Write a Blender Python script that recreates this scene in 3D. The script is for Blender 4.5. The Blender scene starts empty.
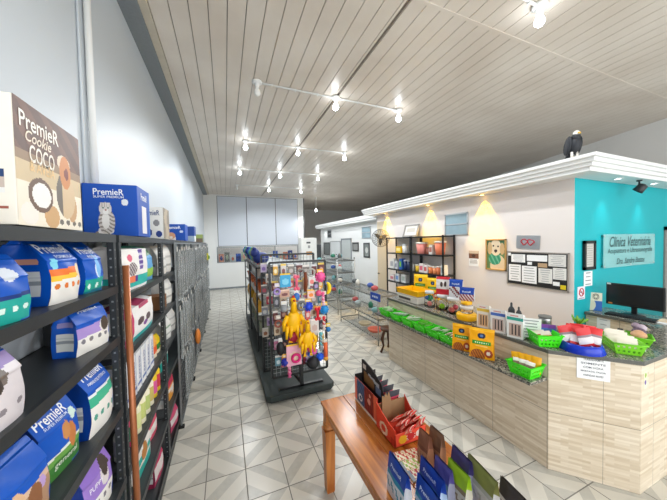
import bpy, math, random
from mathutils import Vector, Matrix
random.seed(7)
C = bpy.context.scene.collection
PI = math.pi

# ---------------------------------------------------------------- materials
def lin(h):
    h = h.lstrip('#')
    r = []
    for i in (0, 2, 4):
        c = int(h[i:i+2], 16)/255
        r.append(c/12.92 if c <= .04045 else ((c+.055)/1.055)**2.4)
    return (*r, 1)
MATS = {}
def newmat(name):
    m = bpy.data.materials.new(name); m.use_nodes = True
    return m, m.node_tree.nodes, m.node_tree.links, m.node_tree.nodes['Principled BSDF']
def plain(name, col, rough=.5, metal=0, var=.06, scale=18, emit=0, trans=0, alpha=1, ior=1.45, bump=0):
    m, n, l, b = newmat(name)
    b.inputs['Roughness'].default_value = rough; b.inputs['Metallic'].default_value = metal
    b.inputs['IOR'].default_value = ior
    c = lin(col)
    if var and not trans:
        tc = n.new('ShaderNodeTexCoord'); nz = n.new('ShaderNodeTexNoise')
        nz.inputs['Scale'].default_value = scale; nz.inputs['Detail'].default_value = 3
        mx = n.new('ShaderNodeMix'); mx.data_type = 'RGBA'
        mx.inputs['A'].default_value = tuple(max(0, x*(1-var)) for x in c[:3])+(1,)
        mx.inputs['B'].default_value = tuple(min(1, x*(1+var)) for x in c[:3])+(1,)
        l.new(tc.outputs['Object'], nz.inputs['Vector']); l.new(nz.outputs['Fac'], mx.inputs['Factor'])
        l.new(mx.outputs['Result'], b.inputs['Base Color'])
        if bump:
            bp = n.new('ShaderNodeBump'); bp.inputs['Strength'].default_value = bump; bp.inputs['Distance'].default_value = .01
            l.new(nz.outputs['Fac'], bp.inputs['Height']); l.new(bp.outputs['Normal'], b.inputs['Normal'])
    else:
        b.inputs['Base Color'].default_value = c
    if emit:
        b.inputs['Emission Color'].default_value = c; b.inputs['Emission Strength'].default_value = emit
    if trans:
        b.inputs['Transmission Weight'].default_value = trans
    b.inputs['Alpha'].default_value = alpha
    MATS[name] = m
    return m
def mat(k):
    if k in MATS: return MATS[k]
    if k.startswith('#'):
        gloss = k.endswith('g')
        return plain(k, k[:7], .36 if gloss else .5, var=.05, scale=30)
    raise KeyError(k)

plain('wall_paint', '#dfe2e3', .6, var=.03, scale=1.2)
plain('wall_left_paint', '#c3cad0', .45, var=.035, scale=.9)
plain('wall_dim', '#e4e4e2', .7, var=.05, scale=.8)
plain('cream_wall', '#e0d9d4', .6, var=.02, scale=1)
plain('turquoise', '#03aab3', .5, var=.03, scale=1.2)
plain('panel_white', '#c9d0da', .35, var=.02, scale=1)
plain('plaster', '#e4e5e3', .55, var=.02, scale=3)
plain('grey_strip', '#80868a', .55, var=.12, scale=40)
plain('beige_strip', '#c8bfae', .6, var=.1, scale=9)
plain('dark_seam', '#4c4e50', .6)
plain('seam_brown', '#857b70', .6)
plain('black_metal', '#2a2e31', .42, var=.2, scale=9)
plain('black_paint', '#1b1d1f', .35, var=.2, scale=12)
plain('shelf_top', '#33383a', .4, var=.25, scale=7)
plain('black_board', '#27302f', .55, var=.2, scale=6)
plain('chrome', '#c9cdd0', .22, 1, var=.05)
plain('wire_grey', '#8f9394', .35, .7, var=.1)
plain('steel', '#a8a9a8', .3, 1, var=.1)
plain('alu', '#b9bdbf', .35, .8)
plain('copper', '#a5643f', .3, .35, var=.15, scale=25)
plain('granite_edge', '#5c5c57', .25, var=.4, scale=120)
plain('cardboard', '#b58a55', .7, var=.1)
plain('rubber', '#161616', .7)
plain('plastic_white', '#e8e8e4', .35)
plain('plastic_green', '#43e01a', .3, var=.04)
plain('plastic_lime', '#7bd02a', .35, var=.04)
plain('plastic_blue', '#1033b8', .2, var=.04)
plain('plastic_yellow', '#f3b705', .3, var=.04)
plain('bulb_on', '#f4faff', .3, emit=30)
plain('bulb_off', '#eeeeea', .3)
plain('spot_warm', '#ffd070', .3, emit=12)
plain('spot_white', '#f0fbff', .3, emit=6)
plain('glass', '#ffffff', .03, trans=1, ior=1.12)
plain('glass_teal', '#a8e2e2', .08, var=0, alpha=.5)
plain('clear_film', '#eef2f2', .15, trans=.8, ior=1.05)
plain('glass_blue', '#8fa8b2', .08, var=.35, scale=3)
plain('screen', '#1c2124', .18, var=.1, scale=2)
plain('frame_grey', '#8b8782', .5)
plain('door_beige', '#c9bba2', .5)
plain('door_grey', '#b4bab9', .5)
plain('wood_frame', '#b08d55', .5, var=.15)
plain('wood_dark', '#4a2b17', .4, var=.3, scale=20)
plain('feather_dark', '#22252b', .6, var=.5, scale=60)
plain('feather_white', '#d9d6cf', .6, var=.2, scale=60)
plain('paper', '#f0f1f1', .7, var=.03)
plain('kraft', '#8a6b4a', .6, var=.15)

def nodes_floor():
    m, n, l, b = newmat('floor_tiles'); MATS['floor_tiles'] = m
    T = .333; OX, OY = -1.6575*T, 9.698*T
    tc = n.new('ShaderNodeTexCoord'); sx = n.new('ShaderNodeSeparateXYZ'); l.new(tc.outputs['Object'], sx.inputs[0])
    def M(op, a, b_=None, c=None):
        x = n.new('ShaderNodeMath'); x.operation = op
        for i, v in enumerate((a, b_, c)):
            if v is None: continue
            if isinstance(v, (int, float)): x.inputs[i].default_value = v
            else: l.new(v, x.inputs[i])
        return x.outputs[0]
    u = M('DIVIDE', M('SUBTRACT', sx.outputs[0], OX), T); v = M('DIVIDE', M('SUBTRACT', sx.outputs[1], OY), T)
    fu, fv = M('FLOOR', u), M('FLOOR', v); cu, cv = M('FRACT', u), M('FRACT', v)
    par = M('FLOORED_MODULO', M('ADD', fu, fv), 2)
    inv = M('SUBTRACT', 1, cu)
    uu = M('ADD', M('MULTIPLY', par, inv), M('MULTIPLY', M('SUBTRACT', 1, par), cu))
    s = M('SUBTRACT', cv, uu)                                  # diagonal
    g1 = M('MULTIPLY', M('GREATER_THAN', s, .02), M('LESS_THAN', s, .42))
    g2 = M('LESS_THAN', s, -.5)
    gr = M('MINIMUM', M('ADD', g1, g2), 1)
    nz = n.new('ShaderNodeTexNoise'); nz.inputs['Scale'].default_value = 14; nz.inputs['Detail'].default_value = 6; nz.inputs['Roughness'].default_value = .7
    l.new(tc.outputs['Object'], nz.inputs['Vector'])
    nl = n.new('ShaderNodeTexNoise'); nl.inputs['Scale'].default_value = 1.3; l.new(tc.outputs['Object'], nl.inputs['Vector'])
    mk = M('MULTIPLY', gr, M('MULTIPLY_ADD', nz.outputs['Fac'], 1.1, .2))
    mx = n.new('ShaderNodeMix'); mx.data_type = 'RGBA'; l.new(mk, mx.inputs['Factor'])
    mx.inputs['A'].default_value = lin('#dcd8cc'); mx.inputs['B'].default_value = lin('#bdbbb2')
    m2 = n.new('ShaderNodeMix'); m2.data_type = 'RGBA'; m2.blend_type = 'MULTIPLY'; m2.inputs['Factor'].default_value = .25
    l.new(mx.outputs['Result'], m2.inputs['A']); l.new(nl.outputs['Fac'], m2.inputs['B'])
    gw = .012
    e = M('MINIMUM', M('MINIMUM', cu, M('SUBTRACT', 1, cu)), M('MINIMUM', cv, M('SUBTRACT', 1, cv)))
    gro = M('LESS_THAN', e, gw)
    m3 = n.new('ShaderNodeMix'); m3.data_type = 'RGBA'; l.new(gro, m3.inputs['Factor'])
    l.new(m2.outputs['Result'], m3.inputs['A']); m3.inputs['B'].default_value = lin('#6f6c66')
    l.new(m3.outputs['Result'], b.inputs['Base Color'])
    l.new(M('MULTIPLY_ADD', gro, .5, .24), b.inputs['Roughness'])
    bp = n.new('ShaderNodeBump'); bp.inputs['Strength'].default_value = .3; bp.inputs['Distance'].default_value = .002; bp.invert = True
    l.new(gro, bp.inputs['Height']); l.new(bp.outputs['Normal'], b.inputs['Normal'])
nodes_floor()

def nodes_ceiling():
    m, n, l, b = newmat('ceiling_boards'); MATS['ceiling_boards'] = m
    tc = n.new('ShaderNodeTexCoord')
    nz = n.new('ShaderNodeTexNoise'); nz.inputs['Scale'].default_value = 1.1; nz.inputs['Detail'].default_value = 5
    l.new(tc.outputs['Object'], nz.inputs['Vector'])
    r = n.new('ShaderNodeValToRGB'); r.color_ramp.elements[0].color = lin('#d0c5b8'); r.color_ramp.elements[1].color = lin('#e2dacf')
    r.color_ramp.elements[0].position = .3; r.color_ramp.elements[1].position = .7
    l.new(nz.outputs['Fac'], r.inputs[0]); l.new(r.outputs[0], b.inputs['Base Color']); b.inputs['Roughness'].default_value = .34
nodes_ceiling()

def nodes_counter():
    m, n, l, b = newmat('counter_cladding'); MATS['counter_cladding'] = m
    tc = n.new('ShaderNodeTexCoord'); sx = n.new('ShaderNodeSeparateXYZ'); l.new(tc.outputs['Object'], sx.inputs[0])
    sb = n.new('ShaderNodeMath'); sb.operation = 'SUBTRACT'; l.new(sx.outputs[0], sb.inputs[0]); l.new(sx.outputs[1], sb.inputs[1])
    cb = n.new('ShaderNodeCombineXYZ'); l.new(sb.outputs[0], cb.inputs[0]); l.new(sx.outputs[2], cb.inputs[1])
    br = n.new('ShaderNodeTexBrick'); l.new(cb.outputs[0], br.inputs['Vector'])
    br.inputs['Color1'].default_value = lin('#e2d5c0'); br.inputs['Color2'].default_value = lin('#c9b79c'); br.inputs['Mortar'].default_value = lin('#d2c5b0')
    br.inputs['Scale'].default_value = 1; br.inputs['Brick Width'].default_value = .21; br.inputs['Row Height'].default_value = .021
    br.inputs['Mortar Size'].default_value = .001; br.offset = .37
    nz = n.new('ShaderNodeTexNoise'); nz.inputs['Scale'].default_value = 3; nz.inputs['Detail'].default_value = 4
    mp = n.new('ShaderNodeMapping'); mp.inputs['Scale'].default_value = (1, 14, 1); l.new(cb.outputs[0], mp.inputs[0]); l.new(mp.outputs[0], nz.inputs['Vector'])
    mx = n.new('ShaderNodeMix'); mx.data_type = 'RGBA'; mx.blend_type = 'SOFT_LIGHT'; mx.inputs['Factor'].default_value = .5
    l.new(br.outputs['Color'], mx.inputs['A']); l.new(nz.outputs['Fac'], mx.inputs['B'])
    b2 = n.new('ShaderNodeTexBrick'); l.new(cb.outputs[0], b2.inputs['Vector']); b2.inputs['Scale'].default_value = 1
    b2.inputs['Brick Width'].default_value = .53; b2.inputs['Row Height'].default_value = .53; b2.offset = 0
    b2.inputs['Mortar Size'].default_value = .0022; b2.inputs['Mortar Smooth'].default_value = 0
    m3 = n.new('ShaderNodeMix'); m3.data_type = 'RGBA'; l.new(b2.outputs['Fac'], m3.inputs['Factor'])
    l.new(mx.outputs['Result'], m3.inputs['A']); m3.inputs['B'].default_value = lin('#8d8272')
    l.new(m3.outputs['Result'], b.inputs['Base Color']); b.inputs['Roughness'].default_value = .32
nodes_counter()

def nodes_granite():
    m, n, l, b = newmat('granite'); MATS['granite'] = m
    tc = n.new('ShaderNodeTexCoord')
    v = n.new('ShaderNodeTexVoronoi'); v.inputs['Scale'].default_value = 95; l.new(tc.outputs['Object'], v.inputs['Vector'])
    nz = n.new('ShaderNodeTexNoise'); nz.inputs['Scale'].default_value = 70; nz.inputs['Detail'].default_value = 4; l.new(tc.outputs['Object'], nz.inputs['Vector'])
    r = n.new('ShaderNodeValToRGB'); e = r.color_ramp.elements
    e[0].position = .3; e[0].color = lin('#2e302d'); e[1].position = .75; e[1].color = lin('#b3aa9a')
    x = e.new(.5); x.color = lin('#6d6f68')
    mx = n.new('ShaderNodeMix'); mx.data_type = 'RGBA'; mx.inputs['Factor'].default_value = .4
    l.new(v.outputs['Color'], mx.inputs['A']); l.new(nz.outputs['Fac'], mx.inputs['B'])
    bw = n.new('ShaderNodeRGBToBW'); l.new(mx.outputs['Result'], bw.inputs[0]); l.new(bw.outputs[0], r.inputs[0])
    l.new(r.outputs[0], b.inputs['Base Color']); b.inputs['Roughness'].default_value = .12
nodes_granite()

def nodes_wood(name, c1, c2, rough=.25, sc=(22, 1.6, 22)):
    m, n, l, b = newmat(name); MATS[name] = m
    tc = n.new('ShaderNodeTexCoord'); mp = n.new('ShaderNodeMapping'); mp.inputs['Scale'].default_value = sc; l.new(tc.outputs['Object'], mp.inputs[0])
    nz = n.new('ShaderNodeTexNoise'); nz.inputs['Scale'].default_value = 1.0; nz.inputs['Detail'].default_value = 7; nz.inputs['Distortion'].default_value = .6
    l.new(mp.outputs[0], nz.inputs['Vector'])
    r = n.new('ShaderNodeValToRGB'); r.color_ramp.elements[0].position = .32; r.color_ramp.elements[1].position = .68
    r.color_ramp.elements[0].color = lin(c1); r.color_ramp.elements[1].color = lin(c2)
    l.new(nz.outputs['Fac'], r.inputs[0]); l.new(r.outputs[0], b.inputs['Base Color']); b.inputs['Roughness'].default_value = rough
nodes_wood('table_wood', '#8a4510', '#cf8234', .22)
nodes_wood('table_leg_wood', '#a35a20', '#d68c48', .35, (14, 14, 2))

# ---------------------------------------------------------------- mesh builder
class MB:
    def __init__(s): s.v = []; s.f = []; s.m = []; s.s = []
    def add(s, vs, fs, m, smooth=False):
        o = len(s.v); s.v += [tuple(p) for p in vs]
        for k, f in enumerate(fs):
            s.f.append(tuple(i+o for i in f)); s.m.append(m[k] if isinstance(m, list) else m); s.s.append(smooth)
        return s
    def box(s, c, d, m, rz=0, M=None):
        hx, hy, hz = d[0]/2, d[1]/2, d[2]/2
        R = M if M is not None else Matrix.Rotation(rz, 3, 'Z')
        vs = [Vector(c)+R @ Vector((x*hx, y*hy, z*hz)) for x in (-1, 1) for y in (-1, 1) for z in (-1, 1)]
        return s.add(vs, [(0, 1, 3, 2), (4, 6, 7, 5), (0, 4, 5, 1), (2, 3, 7, 6), (0, 2, 6, 4), (1, 5, 7, 3)], m)
    def bb(s, a, b, m):                                       # box from min corner to max corner
        return s.box([(a[i]+b[i])/2 for i in range(3)], [abs(b[i]-a[i]) for i in range(3)], m)
    def bar(s, p, q, w, m, h=None):
        p, q = Vector(p), Vector(q); d = q-p; L = d.length
        z = d.normalized(); x = Vector((0, 0, 1)).cross(z)
        x = Vector((1, 0, 0)) if x.length < 1e-4 else x.normalized(); y = z.cross(x)
        return s.box((p+q)/2, (w, h or w, L), m, M=Matrix((x, y, z)).transposed())
    def tube(s, pts, r, m, seg=8, closed=False):
        pts = [Vector(p) for p in pts]; n = len(pts); vs = []; fs = []
        up = Vector((0, 0, 1)); prev = None
        for i, p in enumerate(pts):
            if closed: t = pts[(i+1) % n]-pts[i-1]
            else: t = pts[min(i+1, n-1)]-pts[max(i-1, 0)]
            t.normalize()
            if prev is None:
                x = up.cross(t)
                if x.length < 1e-3: x = Vector((1, 0, 0)).cross(t)
            else: x = prev-t*prev.dot(t)
            x.normalize(); prev = x; y = t.cross(x)
            rr = r[i] if isinstance(r, (list, tuple)) else r
            vs += [p+x*rr*math.cos(2*PI*k/seg)+y*rr*math.sin(2*PI*k/seg) for k in range(seg)]
        for i in range(n if closed else n-1):
            a, b = i*seg, ((i+1) % n)*seg
            fs += [(a+k, a+(k+1) % seg, b+(k+1) % seg, b+k) for k in range(seg)]
        if not closed: fs += [tuple(range(seg))[::-1], tuple(range((n-1)*seg, n*seg))]
        return s.add(vs, fs, m, True)
    def lathe(s, prof, c, m, seg=20, M=None, sy=1):
        vs = []; fs = []; c = Vector(c)
        for r, z in prof:
            for k in range(seg):
                p = Vector((r*math.cos(2*PI*k/seg), r*sy*math.sin(2*PI*k/seg), z))
                vs.append(c+(M @ p if M is not None else p))
        for i in range(len(prof)-1):
            for k in range(seg):
                fs.append((i*seg+k, i*seg+(k+1) % seg, (i+1)*seg+(k+1) % seg, (i+1)*seg+k))
        fs.append(tuple(range(seg))[::-1]); fs.append(tuple(range((len(prof)-1)*seg, len(prof)*seg)))
        ml = m
        if isinstance(m, list): ml = [m[i] for i in range(len(prof)-1) for k in range(seg)]+[m[0], m[-1]]
        return s.add(vs, fs, ml, True)
    def ball(s, c, r, m, sx=1, sy=1, sz=1, seg=14, rings=8, M=None):
        pr = [(r*max(.02, math.sin(PI*i/rings)), -r*math.cos(PI*i/rings)) for i in range(rings+1)]
        T = Matrix.Diagonal((sx, sy, sz))
        return s.lathe(pr, c, m, seg, (M @ T) if M is not None else T)
    def prism(s, poly, z0, z1, m, mside=None):
        n = len(poly); vs = [(x, y, z0) for x, y in poly]+[(x, y, z1) for x, y in poly]
        fs = [tuple(range(n))[::-1], tuple(range(n, 2*n))]+[(i, (i+1) % n, n+(i+1) % n, n+i) for i in range(n)]
        return s.add(vs, fs, [m, m]+[mside or m]*n)
    def slab(s, poly, o, rt, up, th, m):                        # 2D outline extruded along its normal
        o, rt, up = Vector(o), Vector(rt), Vector(up); nn = rt.cross(up); n = len(poly)
        vs = [o+rt*x+up*y for x, y in poly]+[o+rt*x+up*y+nn*th for x, y in poly]
        fs = [tuple(range(n))[::-1], tuple(range(n, 2*n))]+[(i, (i+1) % n, n+(i+1) % n, n+i) for i in range(n)]
        return s.add(vs, fs, m)
    def raster(s, o, rt, up, w, h, nx, nz, fn, off=.0006):
        o, rt, up = Vector(o), Vector(rt), Vector(up); nn = rt.cross(up)*off
        vs = [o+nn+rt*(w*i/nx)+up*(h*j/nz) for j in range(nz+1) for i in range(nx+1)]
        fs = []; ms = []
        for j in range(nz):
            for i in range(nx):
                c = fn((i+.5)/nx, (j+.5)/nz)
                if c is None: continue
                a = j*(nx+1)+i; fs.append((a, a+1, a+nx+2, a+nx+1)); ms.append(c)
        return s.add(vs, fs, ms)
    def build(s, name, parent=None, loc=(0, 0, 0), rz=0, bevel=0, seg=2):
        keys = []
        for k in s.m:
            if k not in keys: keys.append(k)
        me = bpy.data.meshes.new(name); me.from_pydata(s.v, [], s.f)
        for k in keys: me.materials.append(mat(k))
        me.polygons.foreach_set('material_index', [keys.index(k) for k in s.m])
        me.polygons.foreach_set('use_smooth', s.s); me.update()
        o = bpy.data.objects.new(name, me); C.objects.link(o); o.location = loc; o.rotation_euler = (0, 0, rz)
        if parent is not None: o.parent = parent
        if bevel:
            b = o.modifiers.new('bevel', 'BEVEL'); b.width = bevel; b.segments = seg; b.limit_method = 'ANGLE'
        return o

def tag(o, label, cat, group=None):
    o['label'] = label; o['category'] = cat
    if group: o['group'] = group
    return o
def thing(name, label, cat, loc=(0, 0, 0), rz=0, group=None, rot=None):
    o = bpy.data.objects.new(name, None); C.objects.link(o); o.location = loc
    o.rotation_euler = rot or (0, 0, rz); o.empty_display_size = .05
    return tag(o, label, cat, group)
def struct(name, mb, **k):
    o = mb.build(name, **k); o['kind'] = 'structure'; return o
def dup(root, loc, rz=0, label=None, group=None, rot=None):
    r = root.copy(); C.objects.link(r); r.location = loc; r.rotation_euler = rot or (0, 0, rz)
    if label: r['label'] = label
    if group: r['group'] = group
    for ch in list(root.children):
        c = ch.copy(); C.objects.link(c); c.parent = r
        for g in ch.children:
            d = g.copy(); C.objects.link(d); d.parent = c
    return r
_tc = {}
def text_geo(s, shear=0):
    k = (s, shear)
    if k not in _tc:
        cu = bpy.data.curves.new('t', 'FONT'); cu.body = s; cu.shear = shear; cu.align_x = 'CENTER'; cu.resolution_u = 3; cu.offset = .012
        o = bpy.data.objects.new('t', cu); C.objects.link(o)
        dg = bpy.context.evaluated_depsgraph_get(); me = bpy.data.meshes.new_from_object(o.evaluated_get(dg))
        vs = [v.co.copy() for v in me.vertices]; fs = [tuple(p.vertices) for p in me.polygons]
        bpy.data.objects.remove(o); bpy.data.curves.remove(cu); bpy.data.meshes.remove(me)
        _tc[k] = (vs, fs)
    return _tc[k]
def text_mb(mb, s, o, rt, up, m, width=None, size=None, shear=0, off=.0012, fn=None):
    """lettering laid on a surface: o = centre, rt/up = unit directions; fn(x, y) -> point bends it over a curved face"""
    vs, fs = text_geo(s, shear)
    x0, x1 = min(v.x for v in vs), max(v.x for v in vs); y0, y1 = min(v.y for v in vs), max(v.y for v in vs)
    k = width/(x1-x0) if width else size/(y1-y0)
    ky = size/(y1-y0) if (size and width) else k
    cx, cy = (x0+x1)/2, (y0+y1)/2
    if fn: pts = [fn((v.x-cx)*k, (v.y-cy)*ky) for v in vs]
    else:
        o, rt, up = Vector(o), Vector(rt), Vector(up); nn = rt.cross(up)*off
        pts = [o+nn+rt*((v.x-cx)*k)+up*((v.y-cy)*ky) for v in vs]
    return mb.add(pts, fs, m)
ORD = ['first', 'second', 'third', 'fourth', 'fifth', 'sixth', 'seventh', 'eighth', 'ninth', 'tenth', 'eleventh', 'twelfth', 'thirteenth', 'fourteenth', 'fifteenth', 'sixteenth', 'seventeenth', 'eighteenth', 'nineteenth', 'twentieth']
X1, Y1, Z1 = Vector((1, 0, 0)), Vector((0, 1, 0)), Vector((0, 0, 1))
# ---------------------------------------------------------------- setting
XL, XR, YF, YB, YE, HC = -.86, 12.4, -2.6, 13.46, 18.0, 4.42
mb = MB().bb((XL-.15, YF, -.1), (XR+.15, YE+.15, 0), 'floor_tiles'); struct('floor', mb)
mb = MB().bb((XL-.15, YF, 0), (XL, YE, HC+.1), 'wall_left_paint'); struct('wall_left', mb)
XW_ = lambda y: 8.15+.255*(y-2.46)
mb = MB().prism([(XW_(YF), YF), (XW_(YF)+.2, YF), (XW_(YE)+.2, YE), (XW_(YE), YE)], 0, HC+.1, 'wall_dim'); struct('wall_right', mb)
XR = 12.4
mb = MB().bb((XL, YE, 0), (XR, YE+.15, HC+.1), 'wall_dim'); struct('wall_far', mb)
# ceiling of narrow boards running into the depth
mb = MB(); x = -.61; GAP = 1.70
while x < XR:
    w = .175
    if x < GAP < x+w-.001: w = GAP-x
    mb.bb((x+.004, YF, HC-.012), (min(x+w, XR)-.004, YE, HC+.012), 'ceiling_boards')
    x += w
    if abs(x-GAP) < 1e-3: x += .035
mb.bb((XL-.15, YF, HC+.012), (XR+.15, YE+.15, HC+.1), 'seam_brown')
struct('ceiling', mb)
mb = MB().bb((1.73, 2.09, HC-.018), (XR, 2.125, HC-.0125), 'ceiling_boards'); struct('trim_1', mb)
mb = MB().bb((XL, YF, HC-.05), (-.69, YB, HC+.01), 'grey_strip'); struct('trim_2', mb)
mb = MB().bb((-.69, YF, HC-.03), (-.612, YB, HC+.011), 'beige_strip'); struct('trim_3', mb)
# back wall with a long interior window
wx0, wx1, wz0, wz1 = -.36, 3.5, 1.24, 1.97
mb = MB()
mb.bb((XL, YB, 0), (3.82, YB+.12, wz0), 'plaster').bb((XL, YB, wz1), (3.82, YB+.12, HC), 'plaster')
mb.bb((XL, YB, wz0), (wx0, YB+.12, wz1), 'plaster').bb((wx1, YB, wz0), (3.82, YB+.12, wz1), 'plaster')
struct('wall_back', mb)
mb = MB()
for a, b in ((-.28, .985), (1.015, 2.365), (2.395, 3.5)): mb.bb((a, YB-.03, 2.02), (b, YB, 4.33), 'panel_white')
mb.bb((-.3, YB-.012, 2.0), (3.52, YB-.001, 4.35), 'dark_seam')
struct('trim_4', mb, bevel=.004)
mb = MB().bb((3.82, YB-.02, 0), (3.87, YB+.14, HC), 'dark_seam'); struct('trim_5', mb)
w = MB()
for z in (wz0, wz1-.03): w.bb((wx0, YB-.02, z), (wx1, YB+.05, z+.03), 'grey_strip')
for x in (wx0, .93, 2.3, wx1-.03): w.bb((x, YB-.02, wz0), (x+.03, YB+.05, wz1), 'grey_strip')
wn = struct('window_1', w)
g = MB().bb((wx0+.03, YB+.012, wz0+.03), (wx1-.03, YB+.018, wz1-.03), 'glass').build('pane', wn)
mb = MB().bb((XL, 14.9, 0), (3.87, 15, HC), 'wall_dim'); struct('wall_storeroom', mb)
mb = MB().bb((XL, YB-.015, 0), (3.82, YB, .08), 'grey_strip'); struct('baseboard_back', mb)
# clinic rooms built into the hall
HW = 2.9; XR = 7.95
mb = MB().bb((4.198, 2.021, 0), (4.35, 6.85, HW), 'cream_wall'); struct('wall_clinic_side', mb)
mb = MB().bb((4.2, 2.02, 0), (XR, 2.17, HW), 'turquoise'); struct('wall_clinic_front', mb)
mb = MB().bb((4.6, 6.85, 0), (4.75, 13.0, 2.86), 'plaster').bb((4.3, 6.72, 0), (4.75, 6.85, 2.86), 'plaster').bb((4.75, 12.88, 0), (10.7, 13.0, 2.86), 'plaster')
struct('wall_clinic_far', mb)
mb = MB().bb((4.3, 2.1, HW), (XR, 13.0, HW+.06), 'plaster'); struct('roof_clinic', mb)
def cornice(name, prof, path, m='plaster'):
    """prof: (outward, z); path: list of functions outward -> (x, y)"""
    n = len(prof); vs = [(*p(o), z) for p in path for o, z in prof]; fs = []
    for i in range(len(path)-1):
        for k in range(n):
            fs.append((i*n+k, i*n+(k+1) % n, (i+1)*n+(k+1) % n, (i+1)*n+k))
    fs += [tuple(range(n))[::-1], tuple(range((len(path)-1)*n, len(path)*n))]
    return struct(name, MB().add(vs, fs, m), bevel=.006)
PR = [(-.1, 2.86), (.28, 2.86), (.28, 2.905), (.31, 2.91), (.315, 2.95), (.34, 2.955), (.345, 2.995), (.37, 3.0), (.375, 3.04), (-.1, 3.04)]
cornice('trim_6', PR, [lambda o: (4.2-o, 7.12), lambda o: (4.2-o, 2.02-o), lambda o: (XR, 2.02-o)])
PR2 = [(-.1, 2.78), (.26, 2.78), (.26, 2.83), (.29, 2.84), (.3, 2.9), (-.1, 2.9)]
cornice('trim_7', PR2, [lambda o: (4.6-o, 7.13), lambda o: (4.6-o, 13.0)])
# doors
d = MB().bb((4.182, 6.37, 0), (4.197, 6.82, 2.66), 'door_beige'); d2 = struct('door_1', d)
h = MB(); h.lathe([(.025, 0), (.025, .012)], (4.182, 6.76, 1.15), 'black_metal', 12, Matrix.Rotation(-PI/2, 3, 'Y')).tube([(4.17, 6.76, 1.15), (4.14, 6.76, 1.15), (4.14, 6.66, 1.15)], .009, 'black_metal'); h.build('door_handle', d2)
d = MB().bb((4.585, 9.46, 0), (4.599, 10.33, 2.18), 'door_grey').bb((4.575, 9.40, 0), (4.6, 9.46, 2.24), 'grey_strip').bb((4.575, 10.33, 0), (4.6, 10.39, 2.24), 'grey_strip').bb((4.575, 9.40, 2.18), (4.6, 10.39, 2.24), 'grey_strip'); struct('door_2', d)
d = MB().bb((6.72, 2.0, 0), (6.8, 2.019, 2.24), 'frame_grey').bb((6.72, 2.0, 2.18), (7.7, 2.019, 2.24), 'frame_grey').bb((6.8, 2.005, 0), (7.62, 2.018, 2.18), 'cream_wall').bb((7.62, 2.0, 0), (7.7, 2.019, 2.24), 'frame_grey'); struct('door_3', d)
# small windows in the clinic walls
def small_window(n, x, y0, y1, z0, z1, glass, mid=True):
    f = MB(); t = .025
    for a, b in ((z0, z0+t), (z1-t, z1)): f.bb((x-.02, y0, a), (x-.001, y1, b), 'alu')
    for a, b in ((y0, y0+t), (y1-t, y1)): f.bb((x-.02, a, z0), (x-.001, b, z1), 'alu')
    zm = (z0+z1)/2
    if mid: f.bb((x-.02, y0, zm-.012), (x-.001, y1, zm+.012), 'alu')
    wn = struct(n, f)
    MB().bb((x-.010, y0+t, z0+t), (x-.004, y1-t, z1-t), glass).build('pane', wn)
small_window('window_2', 4.198, 3.64, 4.2, 2.18, 2.61, 'glass_blue')
small_window('window_3', 4.6, 7.9, 8.53, 2.2, 2.62, 'glass_blue')
small_window('window_4', 4.6, 11.5, 12.0, 2.3, 2.68, 'black_metal')

# white conduits on the left wall
mb = MB().tube([(-.835, 2.38, 2.0), (-.835, 2.38, HC-.05)], .022, 'plaster').tube([(-.85, 2.28, 2.0), (-.85, 2.28, HC-.05)], .008, 'wall_left_paint')
tag(mb.build('wall_conduit'), 'white vertical pipe on the pale left wall behind the brown carton', 'pipe')

# ---------------------------------------------------------------- ceiling lamps on white conduit rods
LZ = HC-.02
ROWS = [(1.72, [None, None, 2.96]), (3.96, [.49, 1.7, 2.9]), (6.3, [.49, 1.69, 2.92]), (8.6, [.48, 1.7, 2.98]), (11.0, [.49, 1.71, 3.04])]
RN = ['nearest', 'second', 'third', 'fourth', 'farthest']
for r, (y, xs) in enumerate(ROWS):
    m = MB().tube([(.49 if r else 1.4, y, LZ-.012), (2.93, y, LZ-.012)], .013, 'plaster')
    for k in range(7): m.bb((.7+k*.35-.006, y-.02, LZ-.03), (.7+k*.35+.006, y+.02, LZ), 'plaster') if r or k > 2 else None
    tag(m.build('ceiling_conduit'), f'thin white conduit rod linking the {RN[r]} row of ceiling lamps', 'conduit', 'ceiling conduits')
    for i, x in enumerate(xs):
        if x is None: continue
        on = not ((r == 1 and i == 0) or (r == 4 and i == 0))
        side = ['left', 'middle', 'right'][i]
        lab = f'{"lit" if on else "unlit"} white bulb in its socket, {side} end of the {RN[r]} conduit row' if i != 1 else f'lit white bulb in its socket, middle of the {RN[r]} conduit row'
        t = thing('ceiling_lamp', lab, 'lamp', (x, y, LZ), 0, 'bare ceiling bulbs')
        MB().lathe([(.07, 0), (.07, -.02), (.045, -.03), (.03, -.035), (.028, -.085), (.022, -.09)], (0, 0, 0), 'plaster', 16).build('socket', t)
        MB().lathe([(.016, -.085), (.02, -.1), (.036, -.125), (.044, -.155), (.040, -.18), (.022, -.198), (.004, -.203)], (0, 0, 0), 'bulb_on' if on else 'bulb_off', 16).build('bulb', t)
        if on:
            L = bpy.data.lights.new('bulb_light', 'SPOT'); L.energy = 72; L.spot_size = 2.97; L.spot_blend = .3; L.color = (.93, .97, 1); L.shadow_soft_size = .06
            lo = bpy.data.objects.new('bulb_light', L); C.objects.link(lo); lo.parent = t; lo.location = (0, 0, -.27)
t = thing('pendant_lamp', 'lit bulb hanging on a long white stem at the far right end', 'lamp', (4.4, 13.1, LZ))
MB().lathe([(.06, 0), (.06, -.03), (.012, -.04), (.012, -.5), (.03, -.52), (.03, -.58)], (0, 0, 0), 'plaster', 12).build('stem', t)
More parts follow.
